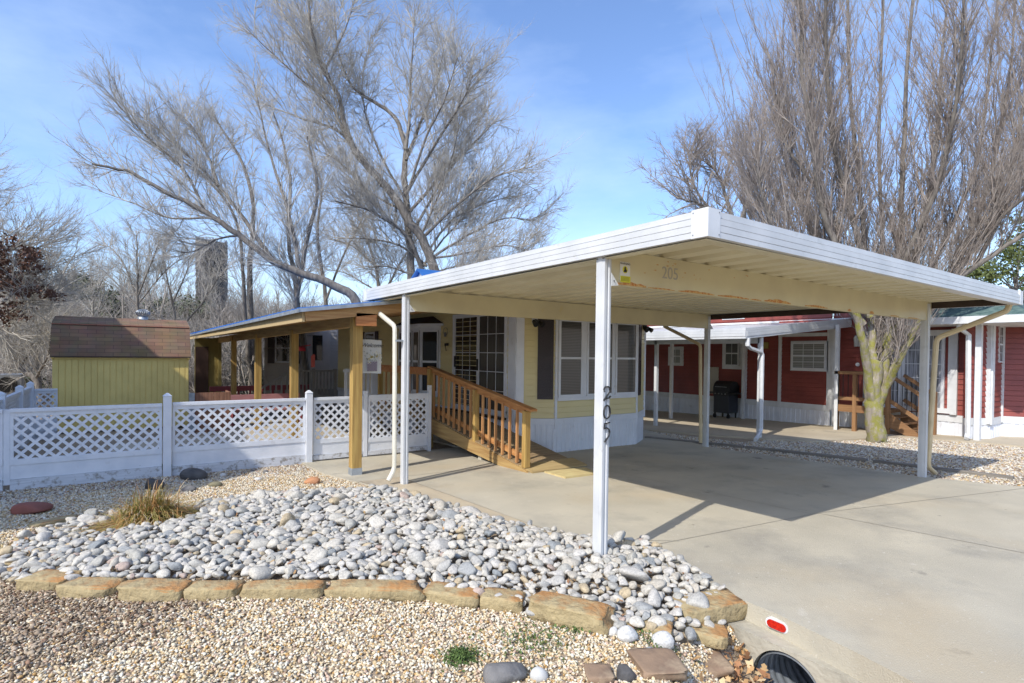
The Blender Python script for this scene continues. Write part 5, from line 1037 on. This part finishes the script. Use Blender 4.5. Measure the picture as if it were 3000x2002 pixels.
tree('bare_tree', 'tall wide bare tree with grey fanning twigs rising behind the yellow house', [
    ([(1300, 960), (1290, 860), (1270, 780), (1235, 700), (1195, 640), (1150, 570), (1115, 530), (1070, 480), (1035, 440)], .22, .12, -1, 4),
    ([(1035, 440), (1010, 360), (990, 280), (940, 190), (915, 90), (895, -60)], .115, .035, -2, 26),
    ([(1180, 960), (1205, 860), (1200, 740), (1195, 640), (1185, 520), (1190, 440)], .20, .11, 1, 8),
    ([(1190, 440), (1160, 350), (1090, 295), (1030, 250), (990, 150), (980, 20)], .10, .02, 1.5, 22),
    ([(1190, 440), (1200, 340), (1205, 200), (1215, 60)], .08, .015, 0, 20), ([(1190, 470), (1240, 340), (1290, 200), (1300, 110)], .07, .012, 2, 20),
    ([(1195, 560), (1290, 400), (1360, 290), (1385, 220)], .07, .012, -2, 22), ([(1200, 620), (1310, 500), (1410, 400), (1460, 340)], .07, .012, 2, 22),
    ([(1235, 700), (1340, 600), (1450, 520), (1560, 490)], .07, .012, -1, 22), ([(1260, 760), (1370, 690), (1480, 640), (1580, 650)], .06, .012, 1.5, 22),
    ([(1250, 740), (1330, 640), (1440, 590), (1540, 570)], .055, .01, 3, 18), ([(1220, 660), (1300, 520), (1380, 400), (1440, 300)], .06, .01, 3, 16),
    ([(1240, 800), (1200, 700), (1140, 650), (1060, 610), (980, 590)], .10, .02, -1.5, 18), ([(1115, 530), (1000, 390), (890, 350), (760, 300)], .09, .015, 2, 22),
    ([(1035, 440), (960, 300), (860, 215), (740, 100)], .07, .012, -1, 24), ([(990, 280), (930, 160), (840, 60), (780, -60)], .06, .012, 2, 20), ([(950, 210), (1010, 90), (1050, -40)], .05, .012, 2, 14),
    ([(1195, 600), (1100, 420), (1060, 260), (1090, 100)], .06, .012, 3, 18), ([(1195, 560), (1250, 400), (1300, 300), (1340, 170)], .06, .012, -3, 18), ([(1230, 700), (1290, 560), (1330, 440), (1350, 330)], .05, .012, 0, 18), ([(1250, 760), (1380, 740), (1480, 720), (1570, 740)], .05, .01, 0, 18), ([(1180, 620), (1080, 560), (1000, 480), (930, 440)], .05, .01, 0, 18),
    ([(1240, 780), (1300, 700), (1370, 620), (1420, 520)], .05, .01, 3, 18), ([(1280, 860), (1370, 800), (1460, 770), (1540, 760)], .05, .01, 1, 20), ([(1270, 880), (1330, 820), (1400, 800)], .04, .01, -2, 12),
    ([(1250, 780), (1170, 720), (1080, 700), (990, 700)], .06, .01, 2, 20), ([(1200, 700), (1120, 620), (1060, 540), (1020, 500)], .06, .01, 3, 18), ([(1280, 860), (1190, 800), (1120, 780), (1060, 790)], .05, .01, 2, 16)],
    d1, bark_g, bark_t, cfgA, (1300, 1040))
cfgB = [dict(n=0, wig=0, up=0, dens=2.1), dict(n=7, wig=.13, up=.06, len=1.8, r=.019, ang=.8, seg=6, lift=.4, bend=.15), dict(n=5, wig=.12, up=.06, len=1.1, r=.011, ang=.6, seg=4), dict(n=2, wig=.15, up=.04, len=.55, r=.008, ang=.55, seg=3)]
tree('leaning_tree', 'bare tree whose long dark limb arches left over the porch roof', [
    ([(1060, 990), (1040, 880), (980, 835), (880, 800), (800, 765), (700, 690), (600, 620), (480, 560), (370, 500), (270, 480)], .16, .03, -2, 30),
    ([(800, 765), (720, 650), (640, 545), (530, 440), (400, 330)], .08, .015, 1, 28), ([(700, 690), (620, 640), (500, 640), (400, 600), (290, 560)], .05, .012, 2, 22),
    ([(600, 620), (540, 500), (430, 400), (340, 300)], .05, .012, -1, 22), ([(880, 800), (850, 640), (790, 450), (740, 230)], .08, .015, 2, 26), ([(640, 545), (610, 460), (570, 380), (520, 330)], .05, .01, 1, 20),
    ([(700, 690), (640, 700), (560, 740), (500, 730)], .04, .01, 0, 12)], 18., bark_g, bark_t, cfgB, (1065, 1080))
for i, (lab, limbs, dep, bx_) in enumerate([
    ('pair of straight grey trunks standing behind the middle of the porch', [([(740, 1180), (738, 1000), (730, 820), (742, 600), (700, 460), (620, 330)], .15, .03, 1, 26), ([(745, 1180), (722, 1000), (712, 820), (690, 640), (600, 520), (500, 450)], .10, .02, -1, 22)], 22., (742, 1190)),
    ('dark trunked tree seen just left of the tall timber post', [([(860, 1190), (868, 1000), (870, 860), (845, 700), (850, 520), (800, 330)], .13, .03, 1, 28), ([(905, 1190), (890, 1010), (872, 900), (890, 740), (930, 560), (900, 400)], .14, .03, -1, 26)], 20., (868, 1200)),
    ('slender bare tree behind the leaning limb', [([(960, 1050), (955, 880), (930, 700), (940, 540), (900, 380)], .12, .02, 1, 30), ([(955, 880), (1010, 740), (1060, 640), (1080, 520)], .06, .015, 1, 18)], 26., (960, 1090)),
    ('wide bare tree further back that fills the gap under the fanning crown', [([(1120, 1000), (1115, 880), (1100, 780), (1060, 660), (1030, 560)], .14, .02, 0, 34), ([(1115, 880), (1180, 760), (1240, 680), (1290, 620)], .08, .015, 2, 28), ([(1100, 780), (1030, 720), (960, 700)], .06, .01, -1, 20), ([(1118, 900), (1230, 820), (1340, 780), (1430, 780)], .07, .01, 1, 26), ([(1115, 860), (1010, 800), (930, 790)], .05, .01, 0, 18)], 31., (1120, 1040)),
    ('vase shaped young bare tree beyond the shed', [([(405, 960), (403, 880), (402, 800), (400, 690)], .10, .02, 0, 26), ([(403, 880), (370, 790), (330, 730), (300, 720)], .05, .01, 1, 18), ([(403, 870), (440, 780), (470, 700)], .05, .01, -1, 18), ([(404, 900), (350, 840), (290, 780)], .04, .01, 0, 14), ([(404, 890), (480, 800), (530, 760)], .04, .01, 0, 14)], 30., (405, 1010)),
    ('thin bare sapling left of the young vase shaped tree', [([(275, 960), (272, 880), (265, 780)], .06, .012, 0, 14), ([(272, 890), (300, 820), (320, 790)], .03, .01, 0, 8)], 34., (275, 1010)),
    ('bare tree between the silo and the vase shaped tree', [([(520, 960), (500, 860), (480, 760), (490, 700)], .07, .015, 0, 18), ([(505, 890), (545, 800), (560, 730)], .05, .01, 1, 16), ([(530, 960), (600, 880), (650, 800), (690, 780)], .06, .01, 1, 14)], 32., (525, 1010)),
    ('crooked dark bush tree left of the shed', [([(125, 1180), (105, 1110), (60, 1080), (20, 1010), (-20, 990)], .11, .04, 0, 26), ([(120, 1180), (112, 1080), (108, 1000), (100, 930)], .08, .02, 1, 24), ([(60, 1080), (100, 1000), (140, 930), (150, 880)], .04, .01, 0, 18), ([(105, 1110), (140, 1040), (150, 960)], .05, .01, -1, 18), ([(20, 1010), (30, 930), (60, 880)], .04, .01, 1, 16)], 19., (122, 1200))]):
    tree('bare_tree', lab, limbs, dep, bark_g, bark_t, cfgB, bx_)
# mossy pear tree
cfgP = [dict(n=0, wig=0, up=0, dens=2.3), dict(n=12, wig=.13, up=.20, len=2.5, r=.015, ang=.75, seg=9, lift=1.4, bend=.5), dict(n=5, wig=.16, up=.10, len=.62, r=.0085, ang=.5, seg=4, lift=.3), dict(n=3, wig=.22, up=.06, len=.22, r=.0062, ang=.8, seg=2)]
pear = tree('mossy_tree', 'large bare ornamental tree with lichen covered trunk and dense upright shoots', [
    ([(2572, 1330), (2568, 1290), (2562, 1240), (2558, 1180), (2562, 1110), (2566, 1060)], .215, .15, 0, 0),
    ([(2556, 1190), (2546, 1110), (2530, 1020), (2516, 940), (2480, 820), (2440, 700), (2400, 560), (2370, 380), (2350, 180), (2340, -60)], .10, .03, -1.5, 40),
    ([(2560, 1180), (2560, 1080), (2556, 980), (2552, 860), (2530, 680), (2510, 480), (2490, 260), (2480, -60)], .095, .03, 1.2, 40),
    ([(2570, 1190), (2588, 1100), (2606, 1000), (2622, 920), (2640, 780), (2640, 600), (2650, 320), (2680, -60)], .12, .03, .5, 40),
    ([(2572, 1200), (2600, 1120), (2640, 1040), (2690, 940), (2770, 850), (2860, 780), (2950, 720), (3060, 640)], .085, .04, -1.2, 34),
    ([(2575, 1150), (2605, 1030), (2660, 900), (2730, 780), (2800, 640), (2870, 440), (2900, 200), (2930, -60)], .06, .025, 1.5, 38),
    ([(2566, 1170), (2578, 1050), (2585, 900), (2585, 700), (2575, 400), (2590, -100)], .075, .03, 2.2, 40),
    ([(2530, 950), (2450, 860), (2370, 800), (2300, 740), (2240, 600), (2215, 470)], .07, .015, -1.2, 34),
    ([(2550, 930), (2450, 760), (2360, 640), (2300, 480), (2280, 330)], .07, .015, 1.8, 34),
    ([(2770, 850), (2880, 690), (2980, 560), (3100, 420)], .07, .02, 1, 30), ([(2690, 940), (2800, 800), (2930, 640), (3080, 520)], .06, .02, -2, 28),
    ([(2572, 1190), (2606, 1120), (2632, 1066)], .075, .058, -.5, 0),
    ([(2500, 860), (2430, 660), (2390, 420), (2370, 200), (2340, 20)], .06, .015, 2.6, 34), ([(2620, 920), (2700, 700), (2740, 440), (2760, 160), (2780, -60)], .07, .02, 2.5, 38), ([(2560, 900), (2500, 640), (2440, 420), (2420, 160), (2420, -60)], .07, .02, -2, 36),
    ([(2640, 780), (2740, 560), (2800, 300), (2830, -40)], .06, .02, -2, 34), ([(2400, 560), (2300, 420), (2270, 260)], .04, .012, 0, 20), ([(2480, 820), (2340, 700), (2230, 680), (2170, 590)], .05, .012, .8, 26), ([(2860, 780), (2940, 600), (3000, 300), (3020, 0)], .05, .02, 0, 34), ([(2800, 800), (2900, 520), (2960, 200), (2980, -60)], .05, .02, 2, 34)], 12.5, bark_l, bark_p, cfgP, (2572, 1300), lichz=3.3)
cfgC = [dict(n=0, wig=0, up=0, dens=1.3), dict(n=7, wig=.16, up=.03, len=2.0, r=.03, ang=.8, seg=6), dict(n=6, wig=.2, up=.03, len=1.0, r=.014, ang=.75, seg=4), dict(n=4, wig=.2, up=.03, len=.5, r=.008, ang=.7, seg=3)]
tree('bare_tree', 'rounded bare tree with crooked grey twigs behind the carport roof, left of the mossy tree', [
    ([(2180, 900), (2160, 760), (2110, 650), (2050, 600), (1980, 580)], .14, .02, -1, 30), ([(2160, 760), (2140, 640), (2110, 520), (2060, 470)], .10, .02, 1, 32), ([(2150, 700), (2200, 560), (2220, 450), (2240, 380)], .09, .02, 0, 30),
    ([(2110, 650), (2040, 560), (2020, 480), (2035, 450)], .06, .012, 0, 24), ([(2180, 760), (2260, 620), (2320, 520)], .08, .02, 1, 28), ([(2180, 720), (2180, 560), (2160, 440)], .07, .015, 2, 26)], 21., bark_g, bark_p, cfgC, (2185, 960))
tree('bare_tree', 'small bare tree between the mossy tree and the green evergreen', [([(2790, 960), (2800, 860), (2780, 780), (2790, 690)], .09, .02, 0, 24), ([(2800, 860), (2850, 780), (2880, 720)], .05, .01, 1, 18)], 30., bark_g, bark_t, cfgB, (2790, 1000))
tree('bare_tree', 'bare tree mostly outside the left frame edge with drooping twigs', [([(-260, 1000), (-200, 760), (-130, 620), (-100, 560), (-40, 580)], .12, .02, 0, 9), ([(-180, 720), (-110, 660), (-40, 650), (40, 690)], .04, .01, 0, 6), ([(-180, 760), (-140, 560), (-70, 500)], .05, .01, 1, 6)], 17., bark_g, bark_t, cfgB, (-260, 1100))
# leafy crowns: clumps of small leaf quads hung on branches
def leafcards(name, clusters, n, s, m, parent, sq=.8):
    V_ = []; L = np.array(worldloc(parent))
    for (c, rad) in clusters:
        P0 = c+TR_.normal(0, 1, (n, 3))*np.array(rad)*.55; a = TR_.normal(size=(n, 3)); a /= np.linalg.norm(a, axis=1)[:, None]; b = np.cross(a, TR_.normal(size=(n, 3))); b /= np.linalg.norm(b, axis=1)[:, None]+1e-9; q = s*TR_.uniform(.6, 1.3, (n, 1))
        V_.append(np.stack([P0-a*q, P0-b*q*.55, P0+a*q, P0+b*q*.55], 1).reshape(-1, 3))
    V_ = np.concatenate(V_); F_ = np.arange(len(V_)).reshape(-1, 4); return npmesh(name, V_-L, F_, m, None, False, parent)
oak = tree('oak_tree', 'oak at the left frame edge still holding brown leaves', [([(-220, 1150), (-160, 960), (-90, 880), (0, 830), (80, 800), (140, 800)], .12, .02, 0, 18), ([(-160, 960), (-80, 780), (0, 740), (80, 720), (120, 735)], .07, .012, .5, 18), ([(-90, 880), (20, 890), (100, 880), (170, 860)], .05, .01, -.5, 14), ([(-90, 880), (0, 960), (60, 980)], .04, .01, 0, 10)], 15., bark_g, bark_t, cfgB, (-220, 1240))
cl = []
for (x, y, rx, ry, k) in [(20, 720, 60, 28, 8), (70, 770, 60, 25, 8), (10, 790, 50, 30, 7), (95, 740, 30, 14, 4), (30, 850, 60, 24, 8), (110, 845, 55, 22, 7), (150, 860, 30, 14, 3), (20, 900, 50, 25, 5), (60, 940, 40, 25, 3), (-30, 760, 40, 60, 6)]:
    for i in range(k*2): cl.append((CAM+(f_+r_*(x+TR_.normal(0, rx*.55)-1500)/FPX-u_*(y+TR_.normal(0, ry*.6)-PY)/FPX)*(15+TR_.normal(0, .7)), (.16, .16, .11)))
leafcards('foliage', cl, 34, .055, oakleaf, oak)
def evergreen_tree(label, blobs, dep, n, s, m, bpx, name='evergreen_tree', group=None):
    t = thing(name, label, 'tree', tuple(CAM+(f_+r_*(bpx[0]-1500)/FPX-u_*(bpx[1]-PY)/FPX)*dep), group); tb = TB(); tw = TB(); cl = []
    x0, y0 = bpx; top = min(blobs, key=lambda b: b[1]); tr = np.array(pxpath([(x0, y0), ((x0+top[0])/2, (y0+top[1])/2), (top[0], top[1])], dep)); tb.tube(catmull(tr), np.linspace(.14, .02, 9), 7)
    for (x, y, rx, ry, k) in blobs:
        c0 = CAM+(f_+r_*(x-1500)/FPX-u_*(y-PY)/FPX)*dep; tw.tube(np.array([tr[1], (tr[1]+c0)/2+[0, 0, .2], c0]), [.04, .03, .01], 4)
        for i in range(k): cl.append((CAM+(f_+r_*(x+TR_.normal(0, rx*.6)-1500)/FPX-u_*(y+TR_.normal(0, ry*.6)-PY)/FPX)*(dep+TR_.normal(0, rx*.012*dep/14)), (.3*dep/20, .3*dep/20, .2*dep/20)))
    tb.build('trunk', bark_g, t); tw.build('branches', bark_g, t); leafcards('foliage', cl, n, s, m, t); return t
evergreen_tree('bright yellow green leafed tree at the right frame edge above the green roof', [(2960, 760, 50, 45, 14), (2900, 800, 40, 25, 10), (2990, 700, 30, 40, 8), (3030, 800, 60, 60, 12), (2860, 790, 25, 18, 4)], 24., 90, .07, yellowgreen, (2960, 1010), 'leafy_tree')
for i, (x, y, w, h, dep, lab) in enumerate([(320, 890, 22, 22, 44, 'dark green cedar on the hill above the shed roof'), (470, 905, 35, 12, 46, 'low dark green cedar left of the silo'), (560, 905, 40, 14, 46, 'dark green cedar right beside the silo foot'), (240, 830, 25, 22, 60, 'small cedar on the far tree line at the left'), (600, 1080, 50, 60, 26, 'green cedar behind the left porch posts'), (690, 1100, 40, 50, 26, 'green cedar between the middle porch posts'), (790, 1120, 50, 40, 25, 'green cedar behind the right porch opening'), (90, 1120, 45, 30, 24, 'olive shrub behind the side fence')]):
    evergreen_tree(lab, [(x, y, w, h, 16), (x+w*.6, y+h*.6, w*.7, h*.6, 8), (x-w*.6, y+h*.7, w*.7, h*.6, 8)], dep, 60, .10*dep/30, evergreen, (x, y+h*2.2), 'cedar_tree')
# silo wrapped in vines, far behind
sp_ = CAM+(f_+r_*(620-1500)/FPX-u_*(880-PY)/FPX)*62.; si = thing('old_silo', 'dark weathered silo wrapped in bare vines beyond the trees', 'silo', (sp_[0], sp_[1], -2))
m = MB(); zt = (CAM+(f_+r_*(620-1500)/FPX-u_*(712-PY)/FPX)*62.)[2]; cr_ = 1.3
rings = [(sp_[0], sp_[1], z) for z in np.linspace(-2, zt, 14)]; m.tube(rings, [cr_*(1+.02*math.sin(i*3)) for i in range(14)], 18); m.build('tower', silom, si)
tw = TB()
for k in range(1500):
    a = TR_.uniform(0, 6.28); z = TR_.uniform(3, zt); P = []
    for j in range(5): P.append((sp_[0]+(cr_+.05+.28*TR_.random())*math.cos(a), sp_[1]+(cr_+.05+.28*TR_.random())*math.sin(a), z)); a += TR_.normal(0, .12); z = min(z+TR_.uniform(.1, .5), zt+.3)
    tw.tube(np.array(P), [.03, .025, .02, .02, .01], 3)
tw.build('vines', mat('grey_vine', (.30, .28, .26), (.20, .185, .17), 2, .95), si)
MB().prism([(sp_[0]-3.2, sp_[1]-.5, 4.4), (sp_[0]+2.6, sp_[1]-.5, 4.4), (sp_[0]+2.0, sp_[1]-.5, 5.0), (sp_[0]-2.4, sp_[1]-.5, 5.0)], (0, 2, 0)).build('lower_roof', MATS['grey_vine'], si)
# thicket: merged copies of a few bare shrubs, one mass nobody could count
def shrub(seed, h, n0, cfg):
    global TR_
    keep = TR_; TR_ = np.random.default_rng(seed); tw = TB()
    for i in range(n0):
        a = TR_.uniform(0, 6.28); grow(tw, np.array([TR_.normal(0, .25), TR_.normal(0, .25), 0]), np.array([math.cos(a)*.35, math.sin(a)*.35, 1.]), h*TR_.uniform(.7, 1.1), .035, 0, cfg)
    TR_ = keep; return tw.arrays()
cfgS = [dict(n=9, wig=.10, up=.02, len=1, r=.03, ang=.5, seg=6, t0=.15), dict(n=6, wig=.15, up=.05, len=1.5, r=.016, ang=.65, seg=4), dict(n=3, wig=.2, up=.03, len=.7, r=.011, ang=.7, seg=3)]
SH = [shrub(50+i, 3.6, 6, cfgS) for i in range(5)]
def thicket(name, pts, m, lab, smin, smax, cat='thicket'):
    Vs, Fs, off = [], [], 0
    for (x, y, z) in pts:
        V_, F_ = SH[TR_.integers(5)]; s = TR_.uniform(smin, smax); a = TR_.uniform(0, 6.28); ca, sa = math.cos(a), math.sin(a); q = V_*np.array([s, s, s*TR_.uniform(.85, 1.15)]); Vs.append(np.stack([q[:, 0]*ca-q[:, 1]*sa+x, q[:, 0]*sa+q[:, 1]*ca+y, q[:, 2]+z], 1)); Fs.append(F_+off); off += len(V_)
    return props(npmesh(name, np.concatenate(Vs), np.concatenate(Fs), m, None, False), lab, cat, None, 'stuff')
def belt(n, d0, d1, u0, u1):
    out = []
    for i in range(n):
        d = d0+(d1-d0)*TR_.random(); u = TR_.uniform(u0, u1); p = CAM+(f_+r_*(u-1500)/FPX)*d; out.append((p[0], p[1], float(H(p[0], p[1]))-.1))
    return out
thicket('near_thicket', [q for q in belt(95, 21, 34, -150, 1250) if q[1] > 19.8], brushm, 'grey bare brush behind the shed and the porch', .75, 1.05)
thicket('middle_thicket', belt(190, 36, 60, -200, 1300), brushm, 'grey bare brush on the slope behind the yard', 1.4, 2.1)
thicket('far_thicket', belt(230, 62, 92, -250, 1500), brushm, 'far grey winter wood along the left skyline', 1.7, 2.5)
thicket('right_thicket', belt(40, 38, 60, 1700, 3200), brushm, 'grey winter wood behind the red house', 1.2, 1.7)
# parked things beyond the side fence at the far left
cp_ = CAM+(f_+r_*(25-1500)/FPX-u_*(1130-PY)/FPX)*20; ac = thing('air_conditioner', 'grey outdoor air conditioner unit beyond the side fence at the left', 'air conditioner', tuple(cp_))
box('casing', (cp_[0]-.4, cp_[1]-.3, cp_[2]-.6), (cp_[0]+.4, cp_[1]+.3, cp_[2]+.42), grey, ac, bevel=.02); MB().tube([(cp_[0], cp_[1]-.3, cp_[2]+.05), (cp_[0], cp_[1]-.33, cp_[2]+.05)], .28, 16).build('fan_grille', dark, ac)
# hummingbird feeder and red marker
fd = thing('red_feeder', 'red hanging bird feeder on a bracket left of the tall timber post', 'feeder', tuple(CAM+(f_+r_*(880-1500)/FPX-u_*(1022-PY)/FPX)*14)); q = fd.location
MB().tube([(q.x, q.y, q.z-.06), (q.x, q.y, q.z+.03), (q.x, q.y, q.z+.05)], [.13, .12, .05], 14).build('tray', redbright, fd); MB().tube([(q.x-.25, q.y, q.z+.0), (q.x+.25, q.y, q.z+.1)], .012, 5).build('perch', redbright, fd)
q = CAM+(f_+r_*(917-1500)/FPX-u_*(1057-PY)/FPX)*15; props(MB().prism([(q[0]-.05, q[1], q[2]-.18), (q[0]+.05, q[1], q[2]-.18), (q[0]+.055, q[1], q[2]+.15), (q[0]+.01, q[1], q[2]+.18), (q[0]-.05, q[1], q[2]+.12)], (0, .02, 0)).build('red_marker', mat('faded_red', (.55, .12, .10)), None, tuple(q)), 'narrow upright red marker board behind the grey stairs', 'marker')
